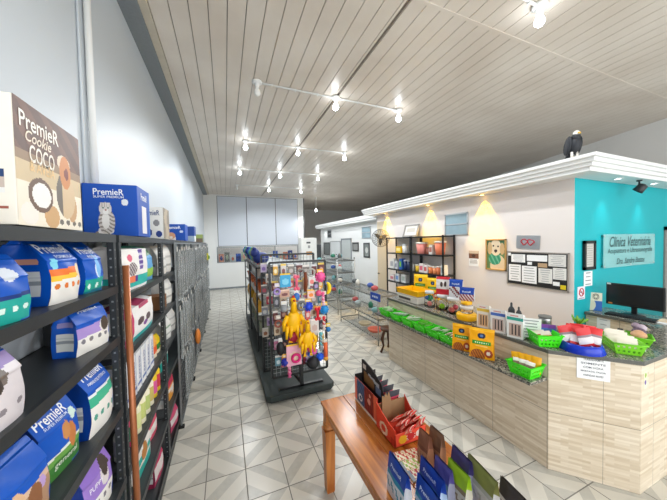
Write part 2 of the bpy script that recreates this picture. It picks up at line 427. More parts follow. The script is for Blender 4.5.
MB().lathe([(.02, -.58), (.045, -.64), (.04, -.69), (.004, -.71)], (0, 0, 0), 'bulb_on', 12).build('bulb', t)
L = bpy.data.lights.new('bulb_light', 'SPOT'); L.energy = 150; L.spot_size = 2.9; L.spot_blend = .4; L.shadow_soft_size = .06
lo = bpy.data.objects.new('bulb_light', L); C.objects.link(lo); lo.parent = t; lo.location = (0, 0, -.8)

# recessed spots in the cornice soffit
def spot(loc, col, energy, m, label, size=.9):
    t = thing('recessed_spotlight', label, 'spotlight', loc, 0, 'cornice downlights')
    MB().lathe([(.05, 0), (.05, -.008), (.035, -.010), (.035, -.004)], (0, 0, 0), 'plaster', 16).build('ring', t)
    MB().lathe([(.033, -.004), (.033, -.007)], (0, 0, 0), m, 16).build('lens', t)
    L = bpy.data.lights.new('spot_light', 'SPOT'); L.energy = energy; L.color = col; L.spot_size = size; L.spot_blend = .8; L.shadow_soft_size = .02
    lo = bpy.data.objects.new('spot_light', L); C.objects.link(lo); lo.parent = t; lo.location = (0, 0, -.02)
for y, n in ((6.3, 'farthest from the bird figure, above the wall fan'), (4.62, 'above the leaning picture frame'), (3.3, 'nearest the bird figure, above the dog portrait')):
    spot((4.125, y, 2.86), (1, .56, .0), 190, 'spot_warm', f'warm yellow spotlight in the white cornice {n}', 1.25)
spot((4.84, 1.86, 2.86), (.75, .97, 1), 14, 'spot_white', 'white square downlight over the turquoise wall, nearer the corner', 1.2)
spot((5.85, 1.86, 2.86), (.75, .97, 1), 14, 'spot_white', 'white square downlight over the turquoise wall, near the door', 1.2)
spot((4.47, 12.3, 2.78), (.95, 1, 1), 12, 'spot_white', 'white downlight at the far end of the recessed clinic wall', 1.6)
t = thing('swivel_spotlight', 'small black swivel spotlight hanging under the cornice by the turquoise wall', 'spotlight', (5.30, 1.82, 2.86))
MB().lathe([(.03, 0), (.03, -.015), (.01, -.02), (.01, -.07)], (0, 0, 0), 'black_metal', 12).build('mount', t)
MB().lathe([(.02, .06), (.05, .045), (.055, -.02), (.06, -.05), (.045, -.052)], (.01, -.01, -.11), 'black_metal', 14, Matrix.Rotation(.7, 3, 'X')).build('lamp_head', t)

# ---------------------------------------------------------------- camera, world
cam = bpy.data.cameras.new('camera'); cam.sensor_width = 36; cam.lens = 266.115*36/667; cam.clip_start = .05
co = bpy.data.objects.new('camera', cam); C.objects.link(co); bpy.context.scene.camera = co
yaw, pit, rol = .3863168, .0293664, -.0207146
fw = Vector((math.sin(yaw)*math.cos(pit), math.cos(yaw)*math.cos(pit), -math.sin(pit)))
r0 = Vector((math.cos(yaw), -math.sin(yaw), 0)); u0 = r0.cross(fw)
rr = r0*math.cos(rol)+u0*math.sin(rol); uu = -r0*math.sin(rol)+u0*math.cos(rol)
co.matrix_world = Matrix((rr, uu, -fw)).transposed().to_4x4()
co.location = (0, 0, 2.095)
W = bpy.data.worlds.new('daylight'); bpy.context.scene.world = W; W.use_nodes = True
W.node_tree.nodes['Background'].inputs[0].default_value = (.93, .97, 1, 1); W.node_tree.nodes['Background'].inputs[1].default_value = 2.15
L = bpy.data.lights.new('shopfront_daylight', 'AREA'); L.shape = 'RECTANGLE'; L.size = 8; L.size_y = 3; L.energy = 95; L.color = (1, .98, .95)
lo = bpy.data.objects.new('shopfront_daylight', L); C.objects.link(lo); lo.location = (3.2, YF+.1, 2.2); lo.rotation_euler = (PI/2, 0, 0)
vs = bpy.context.scene.view_settings
vs.view_transform = 'Standard'; vs.look = 'None'; vs.exposure = .1; vs.gamma = 1; vs.use_curve_mapping = False
# ---------------------------------------------------------------- left shelving
def shelf_bay(y0, y1, zs, label, x0=XL+.012, x1=-.55, dots=True):
    t = thing('shelving_unit', label, 'shelf', ((x0+x1)/2, (y0+y1)/2, 0), 0, 'black shelving along the left wall')
    cx, cy = (x0+x1)/2, (y0+y1)/2; hx, hy = (x1-x0)/2, (y1-y0)/2
    for sx in (-1, 1):
        for sy in (-1, 1):
            px, py = sx*hx, sy*hy; m = MB()
            a, b = (px-.03*sx, px) if sx > 0 else (px, px+.03)
            m.bb((min(a, b), py-(.032 if sy > 0 else 0), 0), (max(a, b), py+(0 if sy > 0 else .032), 2.15), 'black_metal')
            if sx > 0 and dots:
                for k in range(44):
                    z = .1+k*.046
                    m.box((px+.0005, py-sy*.016, z), (.001, .006, .009), 'wire_grey')
                    m.box((px-.015, py-sy*.0325, z), (.009, .001, .009), 'wire_grey')
            m.build('post', t)
    for z in zs:
        m = MB().bb((-hx+.004, -hy+.034, z-.012), (hx-.012, hy-.034, z), 'shelf_top').bb((hx-.012, -hy, z-.042), (hx+.003, hy, z), 'black_metal').bb((-hx, -hy, z-.035), (-hx+.012, hy, z), 'black_metal')
        for s in (-1, 1): m.bb((-hx+.012, s*hy-(.033 if s > 0 else 0), z-.035), (hx-.012, s*hy+(.033 if s < 0 else 0), z), 'black_metal')
        m.build('shelf_board', t)
    MB().bb((hx-.02, -hy+.034, .0), (hx-.005, hy-.034, .10), 'black_board').build('kick_plate', t)
    return t
Z1S = [.1, .45, .82, 1.22, 1.61, 1.885, 2.16]
Z2S = [.1, .45, .82, 1.12, 1.47, 1.81, 2.16]
shelf_bay(.66, 1.785, Z1S, 'black metal shelving unit full of blue pet food bags, nearest on the left wall')
shelf_bay(1.83, 2.92, Z2S, 'black metal shelving unit with bottles and diaper packs, behind the copper pole')
shelf_bay(2.93, 4.05, Z2S, 'black metal shelving unit with perforated posts where the hanging chains begin')
Z3S = [.1, .6, 1.12, 1.63, 2.16]
for k, lab in enumerate(('fourth bay of black shelving behind hanging chains, after the perforated one', 'fifth bay of black shelving behind hanging chains and orange pack', 'sixth bay of black shelving behind hanging chains', 'farthest bay of black shelving near the white back wall')):
    shelf_bay(4.06+k*1.32, 5.36+k*1.32, Z3S, lab, dots=False)
m = MB().tube([(0, 0, 0), (-.012, .01, 1.99)], .0165, 'copper', 14)
tag(m.build('broom_pole', loc=(-.505, 1.80, 0)), 'copper coloured pole standing upright against the black shelving post', 'pole')

BRAND = 'PremieR'
def bag(name, label, W, D, H, loc, rz, fr, sd, cat='pet food bag', group=None, lines=(), nu=44, nv=50, fold=.64, rot=None, top=None):
    """block-bottom bag, printed front towards local +X; fr/sd(u, v) -> colour; lines: (text, u, v, width, height, colour)"""
    def wd(v): return W/2*(1-.05*math.sin(PI*v)+(.02 if v > .93 else 0))
    def dp(v):
        if v < fold: return D/2*(.93+.13*math.sin(PI*v/fold))
        t = (v-fold)/(1-fold); return D/2*.93*(1-t)**.85+.004
    ph = random.random()*6
    def P(face, u, v):
        w, d = wd(v), dp(v); z = H*v*(1-.03*(v > .9))
        wr = .0025*math.sin(9*u+ph+11*v)*math.sin(7*v+ph)
        if face == 'f': return (d*(1-.10*abs(2*u-1)**4)+wr, -w+2*w*u, z)
        if face == 'b': return (-d*(1-.10*abs(2*u-1)**4), w-2*w*u, z)
        g = .10+.28*max(0, (v-fold*.7)/(1-fold*.7))
        y = w*(1-g*math.sin(PI*u)**1.5)
        return (d*.9-2*d*.9*u, y, z) if face == 'r' else (-d*.9+2*d*.9*u, -y, z)
    mb = MB(); ns = 12
    for face, n in (('f', nu), ('r', ns), ('b', 3), ('l', ns)):
        vs = [P(face, i/n, j/nv) for j in range(nv+1) for i in range(n+1)]; fs = []; ms = []
        for j in range(nv):
            for i in range(n):
                a = j*(n+1)+i; fs.append((a, a+1, a+n+2, a+n+1))
                u, v = (i+.5)/n, (j+.5)/nv
                ms.append(fr(u, v) if face == 'f' else sd(u if face == 'l' else 1-u, v) if face != 'b' else fr(.02, v))
        mb.add(vs, fs, ms, True)
    mb.add([P('f', 0, 0), P('f', 1, 0), P('b', 0, 0), P('b', 1, 0)], [(3, 2, 1, 0)], sd(.02, .02))
    o = mb.build(name, None, loc, rz); tag(o, label, cat, group)
    if rot: o.rotation_euler = rot
    for tx, u0, v0, wt, ht, col in lines:
        tm = MB()
        text_mb(tm, tx, None, None, None, col, width=wt, size=ht, fn=lambda x, y: tuple(Vector(P('f', u0+x/W, v0+y/H))+Vector((.0022, 0, .0012))))
        tm.build('lettering', o)
    return o
def circ(u, v, cu, cv, r, asp=1): return (u-cu)**2+((v-cv)*asp)**2 < r*r
def pet_front(blue, bands, low, icons=None, pet=None, seal=None):
    """bands: [(v0, v1, colour)]; icons: (v, colour, n); pet: [(cu, cv, r, asp, colour)...]"""
    def f(u, v):
        for cu, cv, r, a, c in (pet or []):
            if circ(u, v, cu, cv, r, a): return c
        if seal and circ(u, v, seal[0], seal[1], .085): return seal[2]
        if icons:
            iv, ic, n = icons
            for k in range(n):
                if circ(u, v, .14+k*.72/max(1, n-1), iv, .062, 1.25): return ic
        for a, b, c in bands:
            if a+.10*(u-.5)*(1 if c != low else 0)*.4 <= v < b+.04*(u-.5): return c
        return blue if v > .5 else low
    return f
def info_side(blue, lo=.12, hi=.46, extra=None):
    def f(u, v):
        if extra and extra[0] < v < extra[1] and .15 < u < .85: return extra[2]
        if .18 < u < .86 and lo < v < hi:
            if abs(v-(lo+.55*(hi-lo))) < .03: return '#8f969c'
            if abs(v-(lo+.75*(hi-lo))) < .016: return '#c0c4c8'
            return '#d5d8d6'
        return blue
    return f
B, B2, B3, WH = '#0654bcg', '#073a8cg', '#0a60ccg', '#ece9e4g'
G1 = 'pet food bags on the near left shelves'
# upper shelf of the near bay
z = 1.886
bag('pet_food_bag', 'dark blue pet food bag at the left edge, behind the teal fronted bag', .16, .12, .25, (-.775, 1.165, z), -.1, pet_front(B2, [(.2, .3, '#0d3a6e')], B2), info_side(B2), group=G1, lines=[(BRAND, .5, .74, .13, .03, '#c9d3ea')])
bag('pet_food_bag', 'blue bag with teal lower band and white swirl, top row at left edge', .18, .13, .2, (-.625, 1.02, z), -.1,
    pet_front(B, [(0, .34, '#18a59a'), (.34, .40, '#0b2f77')], B, icons=(.2, '#d9efe9', 4), pet=[(.2, .5, .16, 1.0, '#e8e8ea'), (.62, .68, .17, 1.8, '#cfd6e2')]), info_side(B), group=G1)
bag('pet_food_bag', 'blue bag with orange and yellow label, large at centre of the top row', .165, .2, .25, (-.672, 1.365, z), -.12,
    pet_front(B, [(.0, .36, WH), (.36, .43, '#f0c13a'), (.43, .53, '#e8742a')], WH, icons=(.26, '#d9762e', 4), pet=[(.9, .46, .1, .8, '#f0d9b0')], seal=(.15, .6, '#7fd0e8')), info_side(B, .14, .5, (.6, .68, '#d59a86')), group=G1, lines=[(BRAND, .5, .82, .15, .034, '#f2f5fb'), ('FORMULA', .55, .70, .1, .012, '#dfe6f5')])
bag('pet_food_bag', 'blue bag with small teal box at its foot, far end of the top row', .15, .19, .24, (-.662, 1.59, z), -.1,
    pet_front(B, [(.0, .06, '#0d6e86'), (.06, .27, '#17a08f'), (.27, .32, B3)], B, icons=(.13, '#d8f0ea', 3), pet=[(.62, .5, .13, .55, '#7cb7ea'), (.55, .42, .12, .8, '#d5e2f4')]), info_side(B, .1, .4), group=G1, lines=[(BRAND, .5, .80, .12, .03, '#f2f5fb'), ('INDOOR', .5, .69, .08, .01, '#dfe6f5')])
bag('pet_food_bag', 'white and pink pack squeezed beside the black post, top row', .045, .12, .235, (-.70, 1.712, z), 0, pet_front(WH, [(.1, .2, '#3b4a63'), (.3, .4, '#d8507c'), (.55, .6, '#c44f86')], WH), info_side(WH), group=G1)
# second shelf
z = 1.611
bag('pet_food_bag', 'blue bag with lilac band and dark cat picture, alone on the second shelf', .2, .11, .215, (-.64, 1.608, z), -.26,
    pet_front(B, [(.0, .36, WH), (.36, .57, '#a98fd0')], WH, icons=(.27, '#77757e', 4), pet=[(.86, .5, .14, .85, '#4b4038'), (.83, .57, .09, 1, '#8d7a6b'), (.84, .46, .17, 1, '#e2dcd8')]), info_side(B, .12, .48, (.6, .7, '#8d86b8')), group=G1, lines=[(BRAND, .5, .88, .12, .014, '#dfe6f5')])
bag('pet_food_bag', 'white bag with purple top and sleeping puppy picture, second shelf at left edge', .2, .14, .22, (-.63, .97, z), -.02,
    pet_front('#d9d2d6g', [(.72, .86, '#9a83bd'), (.86, 1, B)], '#d9d2d6g', icons=(.24, '#8a8288', 3), pet=[(.45, .56, .13, 1.2, '#3c332f'), (.62, .64, .10, 1, '#71655e'), (.32, .6, .12, 1, '#a3978f')]), info_side('#cfc8ccg'), group=G1)
# third shelf
z = 1.221
bag('pet_food_bag', 'blue bag with tan terrier and green lower band, third shelf down', .205, .15, .29, (-.685, 1.36, z), -.14,
    pet_front(B, [(.0, .22, '#3c7d35'), (.22, .30, '#6aa24a'), (.30, .335, '#dfe6d9')], B, pet=[(.60, .52, .105, .8, '#c98a52'), (.56, .585, .05, 1, '#7d4a26'), (.75, .40, .12, .7, '#c47a44'), (.58, .54, .04, .6, '#3d2415')], seal=(.86, .66, '#cfe6dc')), info_side(B2, .1, .38, (.44, .52, '#c8cfd0')), group=G1, lines=[(BRAND, .42, .80, .15, .036, '#f2f5fb'), ('SUPER PREMIUM', .45, .71, .12, .011, '#cfdaf0'), ('general', .55, .16, .12, .03, '#dbe9d2')])
bag('pet_food_bag', 'blue bag with pale pink and brown pictures, third shelf at left edge', .2, .14, .25, (-.66, 1.115, z), -.1,
    pet_front(B, [(.0, .42, '#b08a6e'), (.42, .5, '#d7b79d')], '#b08a6e', pet=[(.3, .38, .14, .7, '#d9b08c'), (.62, .3, .16, .8, '#8c5c3c'), (.8, .42, .08, 1, '#b79ad0'), (.2, .16, .1, 1, '#5e8a3a')]), info_side(B), group=G1)
bag('pet_food_bag', 'blue topped bag with white and teal front, third shelf beside the post', .2, .2, .325, (-.672, 1.625, z), -.1,
    pet_front(B, [(.0, .22, WH), (.22, .44, '#ece9e4g'), (.44, .58, '#3fae8c'), (.58, .62, '#dfe8ea')], WH, icons=(.26, '#4d9b88', 4)), info_side(B2, .12, .46), group=G1, lines=[(BRAND, .5, .84, .16, .036, '#f2f5fb'), ('AMBIENTES INTERNOS', .5, .73, .15, .012, '#dfe6f5')])
bag('pet_food_bag', 'small grey sack standing behind the teal and white bag, third shelf', .1, .05, .3, (-.812, 1.70, z), 0, pet_front('#c7c3b5', [(.3, .4, '#9c988c')], '#c7c3b5'), info_side('#c7c3b5'), group=G1)
# fourth shelf
z = .821
bag('pet_food_bag', 'lilac and white bag with dark puppy portrait, fourth shelf near the post', .2, .14, .3, (-.66, 1.60, z), -.2,
    pet_front('#8f6fc4g', [(.0, .32, WH), (.32, .62, '#9a7bcb')], WH, icons=(.22, '#7b7780', 4), pet=[(.74, .66, .14, .8, '#453a36'), (.72, .7, .08, 1, '#857770'), (.7, .54, .17, .9, '#d8d2d4')]), info_side('#1c3fa0g'), group=G1, lines=[('PUPPY', .38, .5, .09, .024, '#efeaf6')])
m = MB().lathe([(.052, 0), (.055, .004), (.055, .2), (.05, .21), (.012, .212)], (0, 0, 0), ['#d7d4c8', '#dcd9cd', '#b9b6ab', '#e2dfd4'], 20)
for k in range(4): m.lathe([(.0556, .03+k*.04), (.0556, .036+k*.04)], (0, 0, 0), '#9b988d', 20)
tag(m.build('food_can', loc=(-.78, 1.69, z)), 'white ribbed can on the fourth shelf beside the black post', 'can')
bag('pet_food_bag', 'teal pack on the fifth shelf, low beside the copper pole', .16, .1, .24, (-.66, 1.63, .451), -.15, pet_front('#1d8f8ag', [(.3, .5, '#e4e6da')], '#1d8f8ag'), info_side('#17706eg'), group=G1)

# cartons on the top board
def carton(name, label, dim, loc, rz=0, base='#ffffff', faces=(), cat='box', group=None, extra=None, bevel=.003):
    """faces: (side, nx, nz, fn) with side in 'x+','x-','y-','y+','z+' ; print on the carton's own faces"""
    dx, dy, dz = dim; m = MB().box((0, 0, dz/2), dim, base)
    o = m.build(name, None, loc, rz, bevel); tag(o, label, cat, group)
    pm = MB()
    for s, nx, nz, fn in faces: pm.raster(*face_of(s, dim), nx, nz, fn, .0008)
    if faces: pm.build('printed_panel', o)
    return o
def face_of(s, d):
    dx, dy, dz = d
    return {'x+': ((dx/2, -dy/2, 0), Y1, Z1, dy, dz), 'x-': ((-dx/2, dy/2, 0), -Y1, Z1, dy, dz),
            'y-': ((-dx/2, -dy/2, 0), X1, Z1, dx, dz), 'y+': ((dx/2, dy/2, 0), -X1, Z1, dx, dz),
            'z+': ((-dx/2, -dy/2, dz), X1, Y1, dx, dy)}[s]
def on_face(o, s, d, tx, u, v, width, size, col, shear=0, name='lettering'):
    og, rt, up, w, h = face_of(s, d); m = MB()
    text_mb(m, tx, Vector(og)+rt*(w*u)+up*(h*v), rt, up, col, width=width, size=size, shear=shear, off=.0018)
    return m.build(name, o)
zt = 2.165
def coco(u, v):
    if circ(u, v, .30, .27, .17, 1.15): return '#f2efe9' if circ(u, v, .31, .27, .13, 1.2) else '#6b5142'
    if circ(u, v, .14, .10, .11, 1.2): return '#ece6de'
    if circ(u, v, .45, .10, .115, 1.1): return '#c9a070'
    if circ(u, v, .70, .56, .10, .62):
        return '#7c3a30' if circ(u, v, .72, .55, .04, .7) else '#c9854e'
    if circ(u, v, .68, .64, .115, 1.4): return '#d9c9b2'
    if circ(u, v, .70, .33, .17, .75): return '#6b625a' if u < .63 else '#d2b894'
    if circ(u, v, .80, .22, .10, .7): return '#c79e74'
    for k in range(4):
        if circ(u, v, .60+k*.115, .065, .035, 1.3): return '#6c665e'
    t = u*.35+v
    if v > .60: return '#5c4035' if (u*7+v*9) % 2 < 1.1 else '#6e4c3e'
    if v > .52: return '#93795f'
    return '#cdb894' if v > .36 else '#ece3d2'
CD = (.30, .37, .375)
o = carton('cookie_carton', 'brown and cream carton with coconut halves and a long haired terrier, top shelf', CD, (-.70, 1.24, zt), 0, '#efe8db', [('x+', 90, 90, coco), ('y-', 50, 50, lambda u, v: ('#23406e' if v > .36 else '#c3b3a8' if v > .27 else '#e6e4e0') if .66 < u < .93 and .24 < v < .42 else '#4a6fa5' if circ(u, v, .8, .66, .07) else '#a0594a' if .55 < u < .95 and .12 < v < .15 else None)])
on_face(o, 'x+', CD, BRAND, .33, .85, .20, .05, '#f4efe6'); on_face(o, 'x+', CD, 'Cookie', .30, .735, .13, .035, '#e9dccb', .3)
on_face(o, 'x+', CD, 'COCO', .34, .60, .13, .055, '#f3ece0'); on_face(o, 'x+', CD, '& AVEIA', .34, .50, .13, .035, '#e7c48e')
def catbox(u, v):
    if abs(abs(u-.405)-.045) < .016 and abs(v-.545) < .014: return '#4a6a5a'
    if circ(u, v, .405, .505, .02, 1.2): return '#b98a80'
    if circ(u, v, .405, .47, .05, 1): return '#efecea'
    if circ(u, v, .40, .53, .115, .95): return '#b9b0aa' if v > .55 and math.sin(u*150) > .2 else '#dcd7d3'
    if circ(u, v, .40, .30, .07, .45): return '#ece9e6'
    if circ(u, v, .42, .28, .15, .62): return '#d2cbc7' if math.sin(v*85+5*math.sin(u*14)) > -.2 else '#8f8680'
    if (abs(u-.345) < .03 or abs(u-.46) < .03) and .58 < v < .65: return '#d8d3d0'
    if circ(u, v, .36, .1, .10, 1.2) or circ(u, v, .46, .12, .09, 1.2): return '#e8e4e0'
    if circ(u, v, .28, .07, .07, 2): return '#9a8a80'
    if circ(u, v, .76, .66, .065): return '#dfe3ea'
    return None
CD = (.30, .31, .35)
o = carton('cat_food_carton', 'large blue carton with a sitting striped cat, top shelf above the copper pole', CD, (-.703, 2.38, zt), 0, '#064cb0', [('y-', 90, 90, catbox), ('x+', 16, 30, lambda u, v: '#e6e4e8' if abs(u-.5) < .16 and .05 < v < .62 else '#1f63c0' if u > .9 else None)])
on_face(o, 'y-', CD, BRAND, .47, .85, .165, .042, '#f2f5fb'); on_face(o, 'y-', CD, 'SUPER PREMIUM', .47, .755, .165, .015, '#dfe6f5'); on_face(o, 'x+', CD, BRAND, .5, .82, .15, .05, '#f2f5fb')
CD = (.26, .30, .31)
o = carton('pet_food_carton', 'white carton with small blue paw marks, right after the cat carton', CD, (-.69, 3.23, zt), 0, '#ecebe6', [('y-', 40, 40, lambda u, v: '#223a80' if circ(u, v, .5, .2, .13) or circ(u, v, .85, .15, .1) else '#8f8f92' if circ(u, v, .78, .5, .1) else None), ('x+', 10, 16, lambda u, v: '#b7a892' if abs(u-.5-.15*math.sin(v*7)) < .22 else '#8f8578')])
on_face(o, 'y-', CD, BRAND, .6, .82, .15, .05, '#223a70')
CD = (.29, .30, .25)
o = carton('pet_food_carton', 'blue carton with orange kitten face, middle of the top row', CD, (-.70, 4.75, zt), 0, '#064cb0', [('y-', 50, 50, lambda u, v: '#d9a07a' if circ(u, v, .35, .3, .2) and not circ(u, v, .35, .2, .08) else '#efe6df' if circ(u, v, .35, .14, .22) else '#cfd8ea' if circ(u, v, .82, .55, .08) else None)])
on_face(o, 'y-', CD, BRAND, .45, .8, .2, .045, '#f2f5fb')
carton('pet_food_carton', 'white and blue carton beyond the blue kitten carton', (.28, .3, .3), (-.70, 6.1, zt), 0, '#e9e9e6', [('y-', 12, 16, lambda u, v: '#1d4698' if u > .62 and v > .35 else '#9fb0c4' if u > .62 else None), ('x+', 8, 8, lambda u, v: '#1d4698' if v > .4 else None)])
carton('pet_food_carton', 'small green and brown carton, farthest on the top shelf', (.25, .3, .2), (-.66, 7.8, zt), 0, '#6f7a5c', [('y-', 8, 8, lambda u, v: '#8fa05a' if v > .5 else '#6b5a4a')])

# second bay (behind the copper pole)
G2 = 'goods on the second left bay'
def diaper(u, v):
    if v < .07: return '#f0eeee'
    if v < .30: return '#23b5ad' if u > .5 or v < .16 else ('#ef7d52' if .18 < u < .4 else '#5b2f8e')
    if v > .93: return '#43a28c'
    if abs(u-.66-.08*(v-.6)) < .09 and v > .42: return '#5a3a96' if int(v*24) % 3 else '#cfc6dd'
    if circ(u, v, .30, .45, .15, 1): return '#6e6268' if int(u*40+v*30) % 3 else '#d9d2d2'
    if circ(u, v, .24, .7, .08, 1): return '#d9607c'
    return '#efedea'
bag('diaper_pack', 'large white diaper pack with purple stripe and teal foot, second bay upper shelf', .46, .2, .298, (-.66, 2.19, 1.811), -.06, diaper, lambda u, v: '#e6e4e2' if v > .3 else '#23b5ad', 'diaper pack', lines=[], fold=.88)
bag('litter_bag', 'blue and green bag behind the large diaper pack', .26, .16, .29, (-.68, 2.64, 1.811), -.1, pet_front('#3b7a4cg', [(.1, .34, '#8fc24a'), (.34, .7, '#5a9fd4')], '#5a9fd4'), info_side('#2c5f46g'), 'bag')
bag('diaper_pack', 'white pack with pink side and dog pictures, second bay middle shelf', .62, .2, .24, (-.662, 2.26, 1.471), -.02, lambda u, v: '#c2386a' if u < .2 else '#2aa9a8' if v < .12 else ('#5c4a4e' if circ(u, v, .42, .45, .11) or circ(u, v, .72, .42, .11) else '#7b3f96' if circ(u, v, .6, .3, .08) else '#b0365f' if v > .8 and .4 < u < .8 else '#efeceb'), lambda u, v: '#e6e4e2', 'diaper pack', fold=.9)
NPOS = ['nearest the copper pole', 'second from the copper pole', 'third from the copper pole', 'fourth from the copper pole', 'fifth from the copper pole', 'farthest from the copper pole']
for k in range(6):
    d = (.15, .088, .262); o = carton('shampoo_carton', f'tall white carton with blue upright lettering on the second bay, {NPOS[k]}', d, (-.642, 1.945+k*.112, 1.122), 0, '#e6e6e8', [('x+', 6, 14, lambda u, v: '#5d74ae' if .12 < v < .2 else '#b9c1d3' if u > .85 else None)], group='white shampoo cartons')
    g = face_of('x+', d); m = MB(); text_mb(m, 'BANHO', Vector(g[0])+Y1*.044+Z1*.15, Z1, -Y1, '#42589c', width=.15, size=.03, off=.0018); m.build('lettering', o)
for k, (c1, c2) in enumerate((('#e8a34a', '#e0562a'), ('#e6c41c', '#2b7f3a'))):
    bag('snack_pack', ['orange and white snack pack at the end of the white cartons, leaning on post', 'yellow snack pack behind the white cartons by the post'][k], .12, .07, .2-.03*k, (-.63, 2.70+k*.13, 1.122), -.2, pet_front(c1, [(.2, .5, c2)], '#eee3c8'), info_side(c1), 'snack pack')
def bottle(label, loc, r, h, body, cap, stripe, rz=0):
    t = thing('shampoo_bottle', label, 'bottle', loc, rz, 'bottles on the second left bay')
    MB().lathe([(r*.9, 0), (r, .006), (r, h*.72), (r*.8, h*.8), (r*.42, h*.84)], (0, 0, 0), body, 18).build('body', t)
    MB().lathe([(r*1.004, h*.16), (r*1.008, h*.17), (r*1.008, h*.6), (r*1.004, h*.61)], (0, 0, 0), stripe, 18).build('sticker', t)
    MB().lathe([(r*.62, h*.80), (r*.66, h*.81), (r*.62, h), (r*.2, h*1.01)], (0, 0, 0), cap, 18).build('cap', t)
BT = [('#d9d8d2', '#d43a62', '#b9b4c4'), ('#cf2f66', '#e0d8d8', '#2f6a4c'), ('#e9e6c4', '#ec2f8f', '#d8dc9a'), ('#eeeacb', '#f2ae1e', '#c5cf7e'), ('#efe8cf', '#f0b420', '#b8c77a'), ('#eee6d0', '#e8a016', '#c8b468'), ('#e9c52a', '#7c2d8c', '#d25a9a'), ('#e9c52a', '#dd8a1a', '#c73a4a')]
BL = ['white bottle with red cap, nearest the copper pole', 'crimson bottle with white cap beside the copper pole', 'cream bottle with bright pink cap on bottle shelf', 'cream bottle with amber cap, next to the pink capped one', 'cream bottle with amber cap, second after the pink capped one', 'cream bottle with orange cap before the yellow bottles', 'yellow bottle with purple cap on bottle shelf', 'yellow bottle with orange cap at end of bottle shelf']
for k in range(8): bottle(BL[k], (-.615, 1.94+k*.115, .822), .045 if k > 1 else .036, (.2 if k < 2 else .235)+.01*(k % 2), *[BT[k][i] for i in (0, 1, 2)])
bag('treat_bag', 'teal and white flat bag with brown dog biscuit picture, fifth shelf', .3, .06, .26, (-.63, 2.32, .455), -.05, pet_front('#e6e2dc', [(0, .25, '#1fa79c'), (.25, .34, '#e8e2d6')], '#1fa79c', pet=[(.55, .5, .2, .9, '#b87a3a'), (.45, .44, .12, .9, '#8a5428')]), info_side('#dcd8d2'), 'treat bag')
o = carton('snack_carton', 'coral pink carton with yellow picture, low shelf beside the copper pole', (.1, .17, .2), (-.66, 1.98, .451), 0, '#ee6a55', [('x+', 14, 14, lambda u, v: '#f0cf4a' if circ(u, v, .45, .5, .25) else '#d94a3a' if v < .12 else None)])
bag('snack_pack', 'pink and white snack pack on the low shelf, under the biscuit bag', .2, .08, .22, (-.66, 2.68, .452), -.1, pet_front('#d9546f', [(.2, .5, '#e9e3dd')], '#d9546f'), info_side('#b53a55'), 'snack pack')
bag('snack_pack', 'magenta pack at floor level of the second left bay', .22, .1, .25, (-.63, 2.66, .101), -.1, pet_front('#b8325e', [(.2, .6, '#d9cfd0')], '#b8325e'), info_side('#8d2447'), 'snack pack')
# third bay
for k, (y, zz, w, h, lab) in enumerate(((3.09, 1.811, .2, .29, 'white sack, first on the upper shelf of the perforated bay'), (3.36, 1.811, .2, .31, 'white sack, second on the upper shelf of the perforated bay'), (3.36, 1.472, .18, .3, 'white sack with grey print, middle shelf of the perforated bay'), (3.2, 1.122, .22, .24, 'white and green pack on the lower middle shelf of the perforated bay'), (3.5, 1.122, .2, .28, 'tall white pack beyond the white and green one'))):
    bag('litter_sack', lab, w, .14, h, (-.65, y, zz), -.2, pet_front('#d9d8d4', [(.2, .3, '#a5a7a4'), (.5, .56, '#8aa58c' if k == 3 else '#b8b8b6')], '#d9d8d4'), info_side('#cfceca'), 'sack', nu=10, nv=14)
carton('wooden_crate', 'small brown slatted carton on the middle shelf of the perforated bay', (.2, .2, .13), (-.68, 3.10, 1.472), 0, '#8a5a30', [('x+', 2, 9, lambda u, v: '#5f3a1c' if int(v*9) % 3 == 2 else None)])
bag('treat_bag', 'slanted teal bag low in the perforated bay', .26, .08, .26, (-.66, 3.2, .823), -.1, pet_front('#1fa79c', [(.4, .6, '#dfe3da')], '#1fa79c'), info_side('#15807a'), 'bag', nu=10, nv=14)
bag('treat_bag', 'red and pink bag with orange picture, low in the perforated bay', .3, .1, .3, (-.64, 3.25, .452), -.1, pet_front('#c22a4e', [(.0, .3, '#e9a03a'), (.3, .42, '#ece3dd')], '#e9a03a', pet=[(.8, .3, .15, 1, '#e4e0dc')]), info_side('#d9d5d0'), 'bag', nu=14, nv=16)
bag('treat_bag', 'pink bag at floor level of the perforated bay', .24, .1, .22, (-.62, 3.35, .101), -.15, pet_front('#c8486f', [(.3, .6, '#ded6d6')], '#c8486f'), info_side('#a23557'), 'bag', nu=10, nv=14)

# wire panels with chain leads in front of the far bays
mb = MB()
def wire_stand(y0, y1, label):
    t = thing('mesh_stand', label, 'display stand', (-.525, y0, 0), 0, 'wire panels along the left shelving')
    L = y1-y0; f = MB()
    for y in (0, L): f.bb((-.008, y-.008, .03), (.008, y+.008, 2.13), 'wire_grey')
    for z in (.04, 1.08, 2.12): f.bb((-.008, 0, z-.008), (.008, L, z+.008), 'wire_grey')
    f.build('frame', t); m = MB(); n = int(L/.08)
    for k in range(1, n): m.bb((-.002, k*L/n-.002, .04), (.002, k*L/n+.002, 2.12), 'wire_grey')
    for k in range(1, 26): m.bb((-.002, 0, .04+k*.08-.002), (.002, L, .04+k*.08+.002), 'wire_grey')
    m.build('wire_grid', t)
    for s in (0, L): MB().bb((-.03, s-.02, 0), (.03, s+.02, .03), 'rubber').build('foot', t)
for k, (a, b) in enumerate(((3.45, 4.6), (4.65, 5.8), (5.85, 7.0), (7.05, 8.2), (8.25, 9.4))):
    wire_stand(a, b, ['nearest', 'second', 'third', 'fourth', 'farthest'][k]+' tall grey wire panel hung with chain leads on the left')
